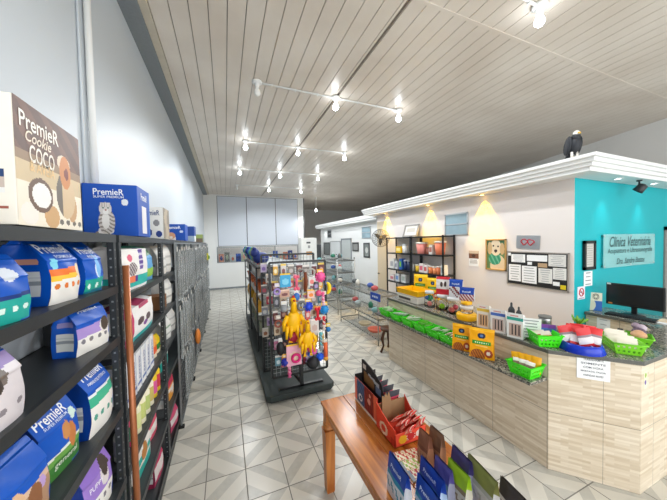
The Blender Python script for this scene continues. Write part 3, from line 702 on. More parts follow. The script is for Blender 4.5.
def lead():
    t = thing('chain_lead', 'grey chain lead in clear packing hanging from the left wire panels', 'dog lead', (0, 0, 0), 0, 'chain leads on the left wire panels')
    MB().bb((.0, -.03, -.06), (.003, .03, 0), '#cfcac2').build('card', t)
    m = MB()
    for s in (-.014, .014): m.tube([(.006, s, -.05), (.012, s*1.4, -.3), (.008, s, -.58)], .007, 'wire_grey', 6)
    for k in range(9): m.ball((.013, .0, -.1-k*.055), .016, 'steel', .5, 1, 1.1, 6, 4)
    m.build('chain', t)
    MB().bb((.0, -.036, -.62), (.022, .036, -.06), 'clear_film').build('clear_bag', t)
    return t
l0 = lead(); first = True
for r, zt2 in enumerate((2.08, 1.42, .76)):
    for k in range(30):
        y = 3.52+k*.195+random.uniform(-.03, .03)+r*.05
        if random.random() < .12 or (r == 2 and 4.75 < y < 5.15) or (r == 0 and 8.45 < y < 8.75): continue
        if first: l0.location = (-.515, y, zt2); first = False
        else: dup(l0, (-.515, y, zt2+random.uniform(-.04, .02)))
t = thing('toy_pack', 'orange pack with grey ends hanging low from the left wire panels', 'pet toy', (-.513, 4.95, .52))
MB().bb((-.002, -.07, .16), (.002, .07, .22), '#7c7f86').build('card', t)
MB().ball((.045, 0, .05), .1, '#e98a3c', .45, .9, 1.3).build('toy', t); MB().ball((.03, 0, -.08), .05, '#8a8b90', .5, 1, .6).build('tassel', t)
t = thing('toy_pack', 'yellow green pack sticking out high on the farthest wire panel', 'pet toy', (-.513, 8.6, 1.75))
MB().bb((0, -.08, -.1), (.05, .08, .1), '#c9c23a').build('card', t); MB().ball((.06, 0, -.02), .06, '#4a8a3a', .5, 1, 1).build('toy', t)
# ---------------------------------------------------------------- reception counter
ZU, ZS = 1.10, .84
out = [(2.63, 4.0), (2.63, 1.45), (3.04, 1.0), (6.6, .97)]
inn = [(6.6, 1.32), (4.95, 1.32), (4.95, 2.015), (4.42, 2.015), (4.42, 1.62), (4.36, 1.42), (4.2, 1.31), (3.9, 1.34), (3.62, 1.5), (3.4, 1.95), (3.4, 4.0)]
t = thing('reception_counter', 'wood-strip clad reception counter with granite tops wrapping the turquoise corner', 'counter', (2.63, 1.45, 0))
def rel(pl, dx=0, dy=0): return [(x-2.63, y-1.45) for x, y in pl]
MB().prism(rel([(2.65, 3.98), (2.65, 1.46), (3.05, 1.02), (6.6, .99), (6.6, 1.28), (4.91, 1.28), (4.91, 2.01), (4.45, 2.01), (4.45, 1.63), (4.38, 1.44), (4.2, 1.335), (3.9, 1.365), (3.6, 1.48), (3.37, 1.94), (3.37, 3.98)]), 0, ZU-.035, 'counter_cladding').build('body', t)
MB().prism(rel(out+inn), ZU-.035, ZU, 'granite', 'granite_edge').build('countertop', t, bevel=.004)
MB().bb((-.215, .02, ZS-.03), (.018, 2.6, ZS), 'granite').build('step_shelf', t, bevel=.004)
m = MB()
for y in (.3, 1.1, 1.9, 2.5): m.prism([(-.17, y-.008), (.019, y-.008), (.019, y+.008), (-.17, y+.008)], ZS-.05, ZS-.03, 'steel')
m.build('bracket', t)
# notice taped on the angled face
def face_thing(name, label, cat, mb, o, n, group=None):
    """flat thing facing outward direction n"""
    ob = mb.build(name, None, o); n = Vector(n).normalized(); ob.rotation_euler = (0, 0, math.atan2(n.y, n.x)); return tag(ob, label, cat, group)
NC = Vector((-.45, -.41, 0)).normalized(); TC = Vector((.41, -.45, 0)).normalized()
def sheet(w, h, lines=0, col='paper', ink='#8e9296', th=.0015, margin=.12):
    m = MB().box((0, 0, 0), (th, w, h), col)
    for k in range(lines):
        z = h*(.5-margin-(1-2*margin)*k/max(1, lines-1)); ww = w*random.uniform(.45, .8)
        m.box((th/2+.0003, 0, z), (.0005, ww, h*.28/max(lines, 4)), ink)
    return m
a = sheet(.215, .2, 0); txt = ['TRABALHAMOS', 'SOMENTE', 'COM HORA', 'MARCADA, FAVOR', 'AGENDAR ANTES']
p0 = Vector((2.65, 1.46, 0))+TC*.30
ob = face_thing('notice_sheet', 'white printed notice taped on the counter front below the blue bowl', 'notice', a, tuple(p0+NC*.004+Vector((0, 0, .985))), NC)
for k, s in enumerate(txt):
    m = MB(); text_mb(m, s, (.001, 0, .07-k*.034), Y1, Z1, '#5b6068', width=.13+.03*(k % 2), size=.016); m.build('lettering', ob)
m = MB().box((0, 0, 0), (.0015, .05, .14), '#dfe0c4').raster((.0009, -.025, -.07), Y1, Z1, .05, .14, 14, 30, lambda u, v: '#6a4f9a' if circ(u, v, .45, .38, .3, 2.2) else '#8fb03a' if circ(u, v, .5, .78, .28, 2) else None, .0003)
face_thing('sticker', 'small green and purple sticker near the counter corner', 'sticker', m, (3.11, 1.0185, .93), (-.0084, -1, 0))

# ---------------------------------------------------------------- goods on the upper granite top
t = thing('receipt_printer', 'white and grey printer box under the yellow tray at counter end', 'printer', (2.88, 3.55, ZU), 0)
MB().box((0, 0, .05), (.34, .5, .1), '#d9d5c9').build('body', t, bevel=.012)
MB().box((-.172, .05, .055), (.004, .30, .035), '#4b4641').build('paper_slot', t)
MB().box((-.02, 0, .108), (.30, .46, .016), '#b9b2a6').build('lid', t, bevel=.005)
def tray_mb(w, d, h, m, fl=.03, th=.006):
    def ring(ww, dd, z): return [(-ww, -dd, z), (ww, -dd, z), (ww, dd, z), (-ww, dd, z)]
    L = [ring(w/2-fl, d/2-fl, 0), ring(w/2, d/2, h), ring(w/2+.008, d/2+.008, h), ring(w/2+.008, d/2+.008, h-.008), ring(w/2-th, d/2-th, h-.001), ring(w/2-fl-th, d/2-fl-th, th)]
    mb = MB()
    def band(a, b): mb.add(L[a]+L[b], [(k, (k+1) % 4, 4+(k+1) % 4, 4+k) for k in range(4)], m)
    band(0, 1); band(1, 2); band(1, 4); band(4, 5); band(3, 2)
    mb.add(L[0], [(3, 2, 1, 0)], m); mb.add(L[5], [(0, 1, 2, 3)], m)
    return mb
tag(tray_mb(.34, .54, .085, 'plastic_yellow', .015).build('plastic_tray', loc=(2.88, 3.56, ZU+.1165)), 'yellow plastic tray lying on the white printer', 'tray')
def treat_front(base, seal, low, text=None):
    def f(u, v):
        if circ(u, v, .5, .74, .17, 1.9): return '#12243f' if not circ(u, v, .5, .74, .08, 1.9) else '#5a7ab0'
        if .45 < v < .58 and .12 < u < .88: return '#2c9a2f' if not (.49 < v < .54 and .2 < u < .8 and int(u*22) % 2) else '#e4efc8'
        if .40 < v < .43 and .25 < u < .75: return '#f7d98a'
        if circ(u, v, .78, .2, .17, 1.25): return '#e8d8c4' if circ(u, v, .78, .2, .08, 1.2) else low
        if circ(u, v, .35, .1, .3, 1.5): return '#8c4a1d' if int(u*26+v*18) % 3 else '#c9782a'
        if v < .20 and u < .45 and int(u*14+v*14) % 2: return '#c98118'
        if v > .9: return seal
        return base
    return f
TRL = (('PET', .5, .70, .05, .02, '#dfe6f5'),)
bag('treat_pouch', 'yellow treat pouch on the step shelf, standing left of its larger twin', .2, .075, .30, (2.47, 2.235, ZS+.001), PI+.5, treat_front('#f4ab0ag', '#f6b820g', '#a8431c'), lambda u, v: '#e69a08g', 'pouch', 'yellow treat pouches', fold=.5)
bag('treat_pouch', 'larger yellow treat pouch on the step shelf, in front of its twin', .235, .08, .32, (2.49, 2.0, ZS+.001), PI+.55, treat_front('#f4ab0ag', '#f6b820g', '#a8431c'), lambda u, v: '#e69a08g', 'pouch', 'yellow treat pouches', fold=.5)
bag('treat_pouch', 'tall yellow treat pouch at the back of the counter above the yellow tray', .24, .09, .40, (3.22, 3.80, ZU+.001), PI+.5, treat_front('#f2c20cg', '#f6cf2ag', '#c7401c'), lambda u, v: '#dca808g', 'pouch', 'yellow treat pouches', fold=.55)
bag('treat_pouch', 'slim yellow treat pouch behind the glass jars, right of the tall one', .2, .08, .37, (3.22, 3.5, ZU+.001), PI+.5, treat_front('#f2c20cg', '#f6cf2ag', '#c7401c'), lambda u, v: '#dca808g', 'pouch', 'yellow treat pouches', fold=.55)
def jar(label, loc, r, h, lid, balls, lidh=.02):
    t = thing('glass_jar', label, 'jar', loc, 0, 'clear jars of balls and snacks on the counter')
    MB().lathe([(r*.9, 0), (r, .008), (r, h*.8), (r*.8, h*.92), (r*.8, h), (r*.75, h), (r*.75, h*.92), (r*.95, h*.79), (r*.95, .012), (r*.5, .01)], (0, 0, 0), 'glass', 22).build('body', t)
    if lid: MB().lathe([(r*.86, h*.93), (r*.88, h), (r*.86, h+lidh), (r*.1, h+lidh+.002)], (0, 0, 0), lid, 22).build('lid', t)
    for k, (x, y, z, rr, c) in enumerate(balls): MB().ball((x, y, z), rr, c).build('ball', t)
    return t
jar('clear jar with green leaf shape and pink ball, left of the jars', (2.80, 3.12, ZU), .075, .22, '#c9cfd0', [(-.02, -.02, .055, .036, '#e88a80'), (.02, .02, .13, .05, '#2f8f5a'), (-.035, .02, .14, .03, '#3f6fb0')])
jar('clear jar holding a lime green ball, under the red snack pack', (2.86, 2.93, ZU), .085, .19, '#d5d6d6', [(-.035, -.03, .055, .038, '#9bd62e'), (.035, .03, .05, .03, '#b9bec2'), (.0, .03, .1, .03, '#d9d0c4')])
jar('clear jar with pink and peach balls, under the blue snack pack', (2.84, 2.72, ZU), .085, .19, '#d5d6d6', [(-.04, -.02, .05, .036, '#e0736b'), (.0, -.045, .09, .034, '#d95a6b'), (.045, .0, .055, .034, '#e9b98c'), (.0, .03, .05, .035, '#f0c9a4')])
tag(MB().lathe([(.10, 0), (.115, .01), (.118, .07), (.105, .085), (.01, .088)], (0, 0, 0), 'plastic_yellow', 24).build('tub', loc=(2.75, 2.42, ZU)), 'yellow tub holding up the yellow lidded jar', 'tub')
t = jar('yellow lidded jar of snacks standing on the yellow tub', (2.75, 2.42, ZU+.088), .072, .115, 'plastic_yellow', [(-.02, -.02, .04, .035, '#d8b48c'), (.02, .01, .045, .035, '#c9855c'), (-.01, .03, .05, .03, '#d9a07a')], .028)
MB().lathe([(.0735, .05), (.0735, .09)], (0, 0, 0), '#e6dfd8', 22).build('sticker', t)
def packet(u, v, c): return None
bag('snack_packet', 'red and white snack packet standing on top of the lime ball jar', .19, .07, .26, (2.90, 2.95, ZU+.213), PI+.55, lambda u, v: '#cc2230g' if v > .82 or v < .3 else ('#4b3b38' if circ(u, v, .4, .55, .1, .7) or circ(u, v, .68, .58, .1, .7) else '#e8e2deg'), lambda u, v: '#d9d3d0', 'packet', fold=.5)
bag('snack_packet', 'blue and white snack packet on top of the pink ball jar', .175, .07, .25, (2.90, 2.72, ZU+.213), PI+.55, lambda u, v: '#1448a8g' if v > .58 else ('#7a2f35' if int(u*9)+int(v*12) in (5, 8, 9) else '#dcdcdeg'), lambda u, v: '#d4d6d8', 'packet', fold=.5, lines=[(BRAND, .5, .72, .1, .025, '#dfe8f5')])
bag('snack_packet', 'blue snack packet with dark red print on the yellow lidded jar', .17, .06, .17, (2.77, 2.43, ZU+.234), PI+.55, lambda u, v: '#123f9cg' if v > .48 else ('#8c2a3a' if int(u*9+v*7) % 2 else '#c9c3c6g'), lambda u, v: '#cfd2d6', 'packet', fold=.5, lines=[(BRAND, .5, .66, .1, .022, '#dfe8f5')])
def cutbox(label, loc, rz, w, d, h, base, band, pic):
    t = thing('snack_box', label, 'box', loc, rz, 'cut-front snack boxes on the counter')
    m = MB().slab([(-d/2, 0), (d/2, 0), (d/2, h*.55), (d*.1, h*.9), (-d/2, h)], (0, -w/2, 0), (1, 0, 0), (0, 0, 1), -w, base)
    m.build('carton', t)
    fn = lambda u, v: band if .70 < v < .84 else '#d88a8a' if .86 < v < .92 and .2 < u < .7 else ('#3a3236' if .2 < u < .8 and .12 < v < .55 and int(u*14) % 3 == 1 else pic if .12 < u < .88 and .08 < v < .6 else None)
    r = MB().raster((-d/2, w/2, 0), -Y1, Z1, w, h, 24, 24, fn, .0008); r.build('printed_panel', t)
    return t
cutbox('white snack box with yellow band beside the yellow tub', (2.70, 2.13, ZU), .3, .13, .1, .26, '#e9e4da', '#e3c24a', '#d9b58c')
cutbox('white snack box with blue band, middle of the three cut boxes', (2.70, 1.955, ZU), .3, .14, .1, .25, '#e9e8e6', '#4a6fc0', '#b9a7a2')
cutbox('white snack box with teal band, next to the green basket', (2.70, 1.775, ZU), .3, .14, .1, .25, '#e9e8e6', '#2aa08f', '#c0a79a')
def bottle2(label, loc, r, h):
    tag(MB().lathe([(r, 0), (r*1.02, h*.55), (r*.7, h*.68), (r*.35, h*.75), (r*.35, h*.95), (r*.2, h)], (0, 0, 0), '#33373a', 16).build('dark_bottle', loc=loc), label, 'bottle')
bottle2('dark slim bottle at the back of the counter, left of its twin', (3.28, 2.22, ZU), .036, .20)
bottle2('shorter dark slim bottle at the back of the counter behind the teal box', (3.28, 2.13, ZU), .03, .165)
t = thing('steel_canister', 'brushed steel canister behind the green basket', 'canister', (3.2, 1.80, ZU))
MB().lathe([(.056, 0), (.056, .14), (.05, .145), (.01, .147)], (0, 0, 0), 'steel', 22).build('body', t)
MB().lathe([(.058, .125), (.059, .13), (.059, .148), (.055, .15)], (0, 0, 0), '#6b6a66', 22).build('rim', t)

# perforated baskets
def basket(label, loc, rz, w, d, h, m, group, fl=.025, cell=.018):
    t = thing('plastic_basket', label, 'basket', loc, rz, group)
    mb = MB()
    for (ax, s) in (('x', -1), ('x', 1), ('y', -1), ('y', 1)):
        L = (d if ax == 'x' else w); n = max(5, int(L/cell)); nz = max(4, int(h/cell))
        def P(u, v):
            k = (w/2 if ax == 'x' else d/2); o = k-fl*(1-v); l2 = L/2-fl*(1-v)
            a = s*o; b = -l2+2*l2*u; z = h*v
            return (a, b, z) if ax == 'x' else (b, a, z)
        vs = [P(i/n, j/nz) for j in range(nz+1) for i in range(n+1)]; fs = []
        for j in range(nz):
            for i in range(n):
                if i % 2 == 1 and 0 < j < nz-1 and 0 < i < n-1 and j % 2 == 1: continue
                q = j*(n+1)+i; fs.append((q, q+1, q+n+2, q+n+1))
        mb.add(vs, fs, m)
    mb.add([(-w/2+fl, -d/2+fl, 0), (w/2-fl, -d/2+fl, 0), (w/2-fl, d/2-fl, 0), (-w/2+fl, d/2-fl, 0)], [(0, 1, 2, 3)], m)
    o = mb.build('body', t); sm = o.modifiers.new('thick', 'SOLIDIFY'); sm.thickness = .0035; sm.offset = 0
    r = MB(); a, b = w/2+.004, d/2+.004
    r.tube([(-a, -b, h), (a, -b, h), (a, b, h), (-a, b, h)], .006, m, 6, True); r.build('rim', t)
    return t
def sachet(mb_col, w, h, band=None, name='sachet'):
    m = MB(); n = 8; vs = []; fs = []; ms = []
    for s in (1, -1):
        o = len(vs)
        for j in range(n+1):
            for i in range(n+1):
                u, v = i/n, j/n; vs.append((s*.011*(math.sin(PI*u)*math.sin(PI*v))**.6, (u-.5)*w, v*h))
        for j in range(n):
            for i in range(n):
                q = o+j*(n+1)+i; f = (q, q+1, q+n+2, q+n+1); fs.append(f if s > 0 else f[::-1])
                c = mb_col
                if band:
                    for (v0, v1, cc) in band:
                        if v0 <= (j+.5)/n < v1: c = cc
                ms.append(c)
    m.add(vs, fs, ms, True); return m
def place_sachets(spots, col, w, h, band, name, lab, cat, group):
    first = None
    for k, (p, rot) in enumerate(spots):
        if first is None:
            o = first = sachet(col, w, h, band).build(name); tag(o, lab(k), cat, group)
        else:
            o = first.copy(); C.objects.link(o); o['label'] = lab(k)
        o.location = p; o.rotation_euler = rot
NB = ['nearest the counter end', 'second from the counter end', 'third from the counter end', 'fourth from the counter end', 'fifth from the counter end', 'nearest the yellow pouches']
BY = [3.82, 3.50, 3.20, 2.93, 2.68, 2.45]
for k, y in enumerate(BY):
    basket(f'bright green basket of sachets on the step shelf, {NB[k]}', (2.525, y, ZS+.003), .0, .2, .235, .10, 'plastic_green', 'green baskets along the step shelf')
    sp = [((2.525+random.uniform(-.03, .03), y-.075+q*.045, ZS+.07), (random.uniform(-.2, .2), -.9+random.uniform(-.2, .2), PI/2+random.uniform(-.3, .3))) for q in range(4)]
    place_sachets(sp, ['#d9e4cf', '#dfe6da', '#e8e8df', '#7ac94a', '#cfe2c4', '#efe9dc'][k], .13, .10, [(.6, .8, ['#6fc04a', '#9fb8a8', '#58b030', '#d9e4c0', '#8a9a8c', '#d8a08c'][k])], 'sachet', lambda q, k=k: f'pale sachet in the green basket {NB[k]}', 'sachet', f'sachets in the green basket {NB[k]}')
basket('green basket of yellow and white packs, alone at the near end of step shelf', (2.53, 1.585, ZS+.003), 0, .2, .22, .11, 'plastic_green', 'green baskets along the step shelf')
place_sachets([((2.565-.012*q, 1.52+.045*q, ZS+.03), (.06*(q-1), -.12, PI+.45)) for q in range(4)], '#f0ab12g', .075, .15, [(.1, .3, '#e0901a')], 'snack_pouch', lambda q: 'yellow snack pouch in the single near green basket', 'pouch', 'yellow pouches in the near green basket')
place_sachets([((2.50, 1.535+.05*q, ZS+.05), (.1*(q-1), -.45, PI+.4)) for q in range(3)], '#e9e4dd', .07, .09, [(.3, .6, '#8c6f62')], 'sachet', lambda q: 'white printed sachet at front of the single near green basket', 'sachet', 'white sachets in the near green basket')
# upper top: green basket with sheet
basket('green basket with an upright white sheet, on the upper counter', (2.765, 1.585, ZU+.003), -.6, .2, .30, .11, 'plastic_green', 'green baskets on the upper counter')
ob = sheet(.16, .2, 6).build('price_sheet', None, (2.725, 1.655, ZU+.122), PI+.65); ob.rotation_euler = (0, .15, PI+.65); tag(ob, 'white price sheet standing up in the green basket', 'sheet')
place_sachets([((2.79+.03*q, 1.63-.04*q, ZU+.03), (.1, -.2, PI+.6)) for q in range(3)], '#3f6fc0', .1, .13, [(.2, .5, '#cfd6e6'), (.7, 1, '#7a3fa0')], 'sachet', lambda q: 'blue and purple sachet inside the basket with the white sheet', 'sachet', 'blue sachets in the sheet basket')
place_sachets([((2.71+.02*q, 1.55-.04*q, ZU+.05), (.3, -.9, PI+.6)) for q in range(2)], '#e6ddd0', .1, .1, [(.3, .5, '#c0392b')], 'sachet', lambda q: 'white and red sachet at front of the basket with the sheet', 'sachet', 'white sachets in the sheet basket')
# blue bowl of red sachets
BC = (2.885, 1.335, ZU)
tag(MB().lathe([(.155, 0), (.16, .006), (.145, .05), (.135, .07), (.128, .072), (.12, .05), (.11, .02), (.02, .018)], (0, 0, 0), 'plastic_blue', 32).build('pet_bowl', loc=BC), 'glossy blue pet bowl piled with red sachets on the counter corner', 'bowl')
sp = []
for k, (dx, dy) in enumerate(((-.06, .055), (-.02, .06), (-.045, .01), (0, .0), (-.01, -.05), (.035, -.06), (.04, .04), (.065, -.01))):
    sp.append(((BC[0]+dx, BC[1]+dy, ZU+.05), (random.uniform(-.35, .35), -.18+random.uniform(-.2, .2), PI+.74+random.uniform(-.4, .4))))
place_sachets(sp, '#d62b2fg', .105, .16, [(.15, .5, '#e9e2df'), (.5, .62, '#8f7f86')], 'sachet', lambda q: 'red and white sachet standing in the blue bowl', 'sachet', 'red sachets in the blue bowl')
basket('long lime basket of white sachets beside the blue bowl', (3.20, 1.20, ZU+.003), .70, .32, .2, .095, 'plastic_lime', 'green baskets on the upper counter')
ob = MB().box((0, 0, 0), (.002, .08, .04), 'paper').build('price_tag', None, (3.20, 1.065, ZU+.06), 0); ob.rotation_euler = (0, 0, -PI/2+.7); tag(ob, 'small white price tag on the lime basket front', 'tag')
place_sachets([((3.10+.033*k, 1.115+.028*k+.02*(k % 2), ZU+.045), (.1+random.uniform(-.2, .2), -.6, PI+.5+random.uniform(-.3, .3))) for k in range(7)], '#e9e2d2', .12, .10, [(.2, .4, '#cfc6b4')], 'sachet', lambda q: 'cream sachet lying in the long lime basket', 'sachet', 'cream sachets in the long lime basket')
basket('small lime basket with cookies and bone treats, behind the long basket', (3.53, 1.20, ZU+.003), .4, .2, .16, .07, 'plastic_lime', 'green baskets on the upper counter')
tag(MB().ball((0, 0, 0), .055, '#c99a72', 1, 1, .7).ball((.06, .02, .0), .04, '#d4a880', 1, 1, .8).build('treat_roll', loc=(3.49, 1.19, ZU+.085)), 'tan baked treat in the small lime basket', 'treat')
tag(MB().ball((0, 0, 0), .05, '#5b4a58', 1, 1, .8).ball((.05, .0, .03), .035, '#b9aab4').ball((.02, .03, .05), .03, '#8c7a88').build('chew_knot', loc=(3.585, 1.22, ZU+.09)), 'mauve and white chew knot in the small lime basket', 'treat')
t = thing('potted_plant', 'small green leafy plant behind the red sachets', 'plant', (3.48, 1.63, ZU))
MB().lathe([(.035, 0), (.045, .06), (.04, .062), (.005, .055)], (0, 0, 0), '#6b4a2c', 16).build('pot', t)
m = MB()
for k in range(14):
    a = k*2.4; r = .03+.02*(k % 3); p = Vector((math.cos(a)*r, math.sin(a)*r, .10+.012*(k % 4)))
    m.add([(0, 0, .055), p+Vector((-math.sin(a)*.014, math.cos(a)*.014, -.01)), p*1.15, p+Vector((math.sin(a)*.014, -math.cos(a)*.014, -.01))], [(0, 1, 2, 3)], '#6fa52c')
m.build('leaves', t)
t = thing('tape_dispenser', 'small black tape dispenser on the inner counter edge', 'dispenser', (3.72, 1.40, ZU), .4)
MB().slab([(-.05, 0), (.06, 0), (.05, .03), (.01, .025), (-.03, .06), (-.05, .05)], (0, -.02, 0), X1, Z1, -.04, 'black_paint').build('body', t)
# monitor, keyboard, papers on the right arm
t = thing('monitor', 'black widescreen monitor on the granite desk before the turquoise wall', 'monitor', (4.74, 1.66, ZU))
MB().box((0, 0, .238), (.035, .52, .285), 'black_paint').build('casing', t, bevel=.006)
MB().box((-.0185, 0, .242), (.002, .49, .25), 'screen').build('screen', t)
MB().box((.01, 0, .06), (.02, .05, .12), 'black_paint').lathe([(.11, 0), (.11, .008), (.03, .016)], (0, 0, 0), 'black_paint', 20, sy=.9).build('stand', t)
for dy, dz in ((.23, .37), (.215, .115)):
    MB().box((-.0195, dy, dz), (.001, .04, .02), '#d5d5cf' if dz > .2 else '#c9803a').build('sticker', t)
t = thing('keyboard', 'black keyboard lying in front of the monitor', 'keyboard', (4.555, 1.62, ZU))
MB().box((0, 0, .009), (.14, .44, .018), 'black_paint').build('case', t, bevel=.004)
m = MB()
for i in range(5):
    for j in range(16): m.box((-.05+i*.025, -.2+j*.0265, .021), (.02, .022, .006), '#2c2f31')
m.build('keys', t)
m = MB(); m.box((0, 0, 0), (.004, .12, .24), '#e4dfc9'); m.raster((-.0025, .06, -.12), -Y1, Z1, .12, .24, 24, 40, lambda u, v: '#3a68b4' if v < .55 and u > .3+.2*math.sin(v*5) else '#d6d2bc' if v < .55 else ('#3a3a38' if .02 < abs(math.hypot((u-.5)*1, (v-.78)*1.7)-.2) < .07 else None), .0005)
ob = m.build('brochure', None, (4.60, 1.972, ZU+.122)); ob.rotation_euler = (0, .12, .35); tag(ob, 'cream and blue brochure leaning on the turquoise wall by the monitor', 'brochure')
m = MB().box((0, 0, 0), (.2, .12, .01), 'paper').box((.02, .01, .012), (.16, .1, .008), '#d9c3a8'); tag(m.build('paper_pile', loc=(4.62, 1.34+.02, ZU+.006)), 'small pile of papers at the near end of the keyboard', 'papers')
ob = sheet(.13, .16, 3, 'paper', '#b9bcc0').build('memo_sheet', None, (4.448, 1.83, .97), PI); tag(ob, 'pale memo sheet stuck under the granite desk edge', 'memo')
# ---------------------------------------------------------------- turquoise wall
YW = 2.0
t = thing('glass_sign', 'glass plate sign with dark cursive lettering on the turquoise wall', 'sign', (5.565, 1.99, 1.89))
MB().box((0, 0, 0), (1.49, .008, .47), 'glass_teal').build('plate', t, bevel=.002)
for tx, z, w_, h_, sh in (('Clínica Veterinária', .13, 1.2, .15, .35), ('Acupuntura e Ultrassonografia', -.01, 1.3, .095, .1), ('Dra. Sandra Bastos', -.15, .82, .085, .35)):
    m = MB(); text_mb(m, tx, (0, -.0045, z), X1, Z1, '#1d4a4c', width=w_, size=h_, shear=sh); m.build('lettering', t)
for x in (-.72, 0, .72):
    for z in (-.21, .21): MB().lathe([(.014, 0), (.014, .034), (.01, .036)], (x, .03, z), 'steel', 12, Matrix.Rotation(PI/2, 3, 'X')).build('standoff', t)
t = thing('certificate_frame', 'narrow black framed certificate on the turquoise wall', 'frame', (4.505, 2.0, 1.85))
m = MB()
for z in (-.175, .175): m.box((0, 0, z), (.27, .025, .04), '#17191a')
for x in (-.115, .115): m.box((x, 0, 0), (.04, .025, .39), '#17191a')
m.build('frame', t); s = MB().box((0, .004, 0), (.2, .01, .33), '#c2bfb8')
for k in range(9): s.box((0, -.0015, .12-k*.03), (.13, .001, .006), '#8a8782')
s.build('certificate', t)
s = sheet(.2, .2, 4); ob = s.build('note_sheet', None, (4.51, 2.016, 1.535), -PI/2); tag(ob, 'white note taped below the black framed certificate', 'note')
m = MB().box((0, 0, 0), (.003, .17, .17), '#e9e6ee').tube([(.003, .05*math.cos(a*PI/10), .05*math.sin(a*PI/10)+.01) for a in range(20)], .006, '#c42a3a', 6, True).bar((.003, -.035, .045), (.003, .035, -.025), .008, '#c42a3a').box((.002, 0, .01), (.002, .05, .014), '#3c3c46').box((.002, 0, -.07), (.002, .12, .01), '#8a86a0')
ob = m.build('prohibition_sign', None, (4.35, 2.016, 1.355), -PI/2); tag(ob, 'small white sign with red crossed circle at the turquoise corner', 'sign')
# ---------------------------------------------------------------- white clinic wall: pictures, corkboard
XW = 4.198
def on_wall(name, label, cat, y, z, mb_parts, group=None, tilt=0, x=XW):
    t = thing(name, label, cat, (x, y, z), 0, group, rot=(tilt, 0, 0))
    for n, m in mb_parts: m.build(n, t)
    return t
def frame_mb(w, h, col, b=.02, d=.025):
    m = MB()
    for z in (-h/2+b/2, h/2-b/2): m.box((-d/2-.001, 0, z), (d, w, b), col)
    for y in (-w/2+b/2, w/2-b/2): m.box((-d/2-.001, y, 0), (d, b, h), col)
    return m
def picture(w, h, base, fn=None, n=36, d=.012):
    m = MB().box((-d/2-.001, 0, 0), (d, w, h), base)
    if fn: m.raster((-d-.001, w/2, -h/2), -Y1, Z1, w, h, n, int(n*h/w), fn, .0008)
    return m
def labdog(u, v):
    if circ(u, v, .38, .80, .045, 1.4) or circ(u, v, .62, .78, .045, 1.4): return '#2e2620'
    if circ(u, v, .50, .63, .085, 1.5): return '#3a2c26'
    if circ(u, v, .18, .72, .13, .6) or circ(u, v, .84, .70, .12, .6): return '#c9a878'
    if circ(u, v, .50, .74, .30, 1.1): return '#e2cfae'
    if circ(u, v, .45, .36, .33, 1.6): return '#2f8a6a' if (u*9+v*7) % 2 < 1.3 else '#6bb093'
    if circ(u, v, .62, .12, .42, 1.1): return '#d9c3a0'
    return '#3f6b4a' if v > .5 else '#5d7f4f'
on_wall('dog_portrait', 'wooden framed portrait of a pale dog with green scarf', 'picture', 3.095, 1.83, [('frame', frame_mb(.36, .52, 'wood_frame')), ('painting', picture(.33, .49, '#4f7550', labdog))])
m = MB().box((-.006, 0, 0), (.01, .33, .2), 'alu')
pl = MB()
for s in (-1, 1): pl.tube([(-.014, s*.045+s*.05*math.cos(a*PI/8)*(1 if a < 9 else .6), .042*math.sin(a*PI/8)*(1.1 if s*math.cos(a*PI/8) > 0 else .8)) for a in range(16)], .007, '#c4283a', 6, True)
on_wall('logo_plaque', 'tilted metal plaque with red looped emblem above the notice board', 'plaque', 2.59, 2.035, [('plate', m), ('emblem', pl)], tilt=.04)
on_wall('wall_calendar', 'small calendar with brown picture between shelf and dog portrait', 'calendar', 3.53, 1.745, [('page', MB().box((-.003, 0, -.07), (.004, .2, .14), 'paper').box((-.0055, 0, -.03), (.001, .14, .008), '#8a8a8a').box((-.0055, 0, -.07), (.001, .16, .05), '#c9c9c9')), ('picture', picture(.2, .14, '#7a5240', lambda u, v: '#c9b8a6' if v > .65 else '#4a332a' if circ(u, v, .5, .35, .2) else None, 20, .005))])
for o in bpy.data.objects:
    if o.name == 'picture' and o.parent and o.parent.name == 'wall_calendar': o.location.z = .07
t = thing('notice_board', 'wide black notice board covered with papers on the white wall', 'notice board', (XW, 2.485, 1.63), rot=(.01, 0, 0))
MB().box((-.008, 0, 0), (.014, .8, .49), '#1d1f20').build('board', t); frame_mb(.83, .52, '#9a948c', .014, .02).build('frame', t)
PAP = [(.07, .33, .05, .30, 'paper'), (.36, .70, .06, .24, 'paper'), (.72, .98, .03, .36, '#dcdcd8'), (.02, .25, .38, .90, 'paper'), (.27, .53, .40, .92, 'paper'), (.56, .78, .44, .86, '#dfdfda'), (.79, .985, .40, .72, '#e2e2de'), (.37, .45, .27, .36, 'paper'), (.55, .70, .29, .41, '#b89a78'), (.79, .89, .79, .9, 'paper'), (.90, .98, .86, .98, '#d8c21c'), (.005, .06, .01, .1, 'paper')]
PL = ['landscape white paper, top left on the notice board', 'wide white card at top centre of the notice board', 'off-white form filling the top right of the notice board', 'tall white page at bottom left of the notice board', 'tall white page with seal, second along the board bottom', 'grey-white form in the lower middle of the notice board', 'off-white receipt at right middle of the notice board', 'tiny blank card under the wide card on the notice board', 'small brown photograph pinned mid notice board', 'small white slip near the yellow note on the board', 'yellow sticky note in lower right board corner', 'tiny white scrap in upper left board corner']
for k, (u0, u1, v0, v1, c) in enumerate(PAP):
    w_, h_ = (u1-u0)*.8, (v1-v0)*.49
    ob = sheet(w_, h_, 6 if h_ > .12 and k != 8 else 0, c, '#a3a5a6').build('pinned_paper' if k not in (8, 10) else ('photo' if k == 8 else 'sticky_note'), None, (XW-.0175, 2.485+.4-(u0+u1)/2*.8, 1.63+.245-(v0+v1)/2*.49), PI)
    tag(ob, PL[k], 'paper', 'papers on the notice board')
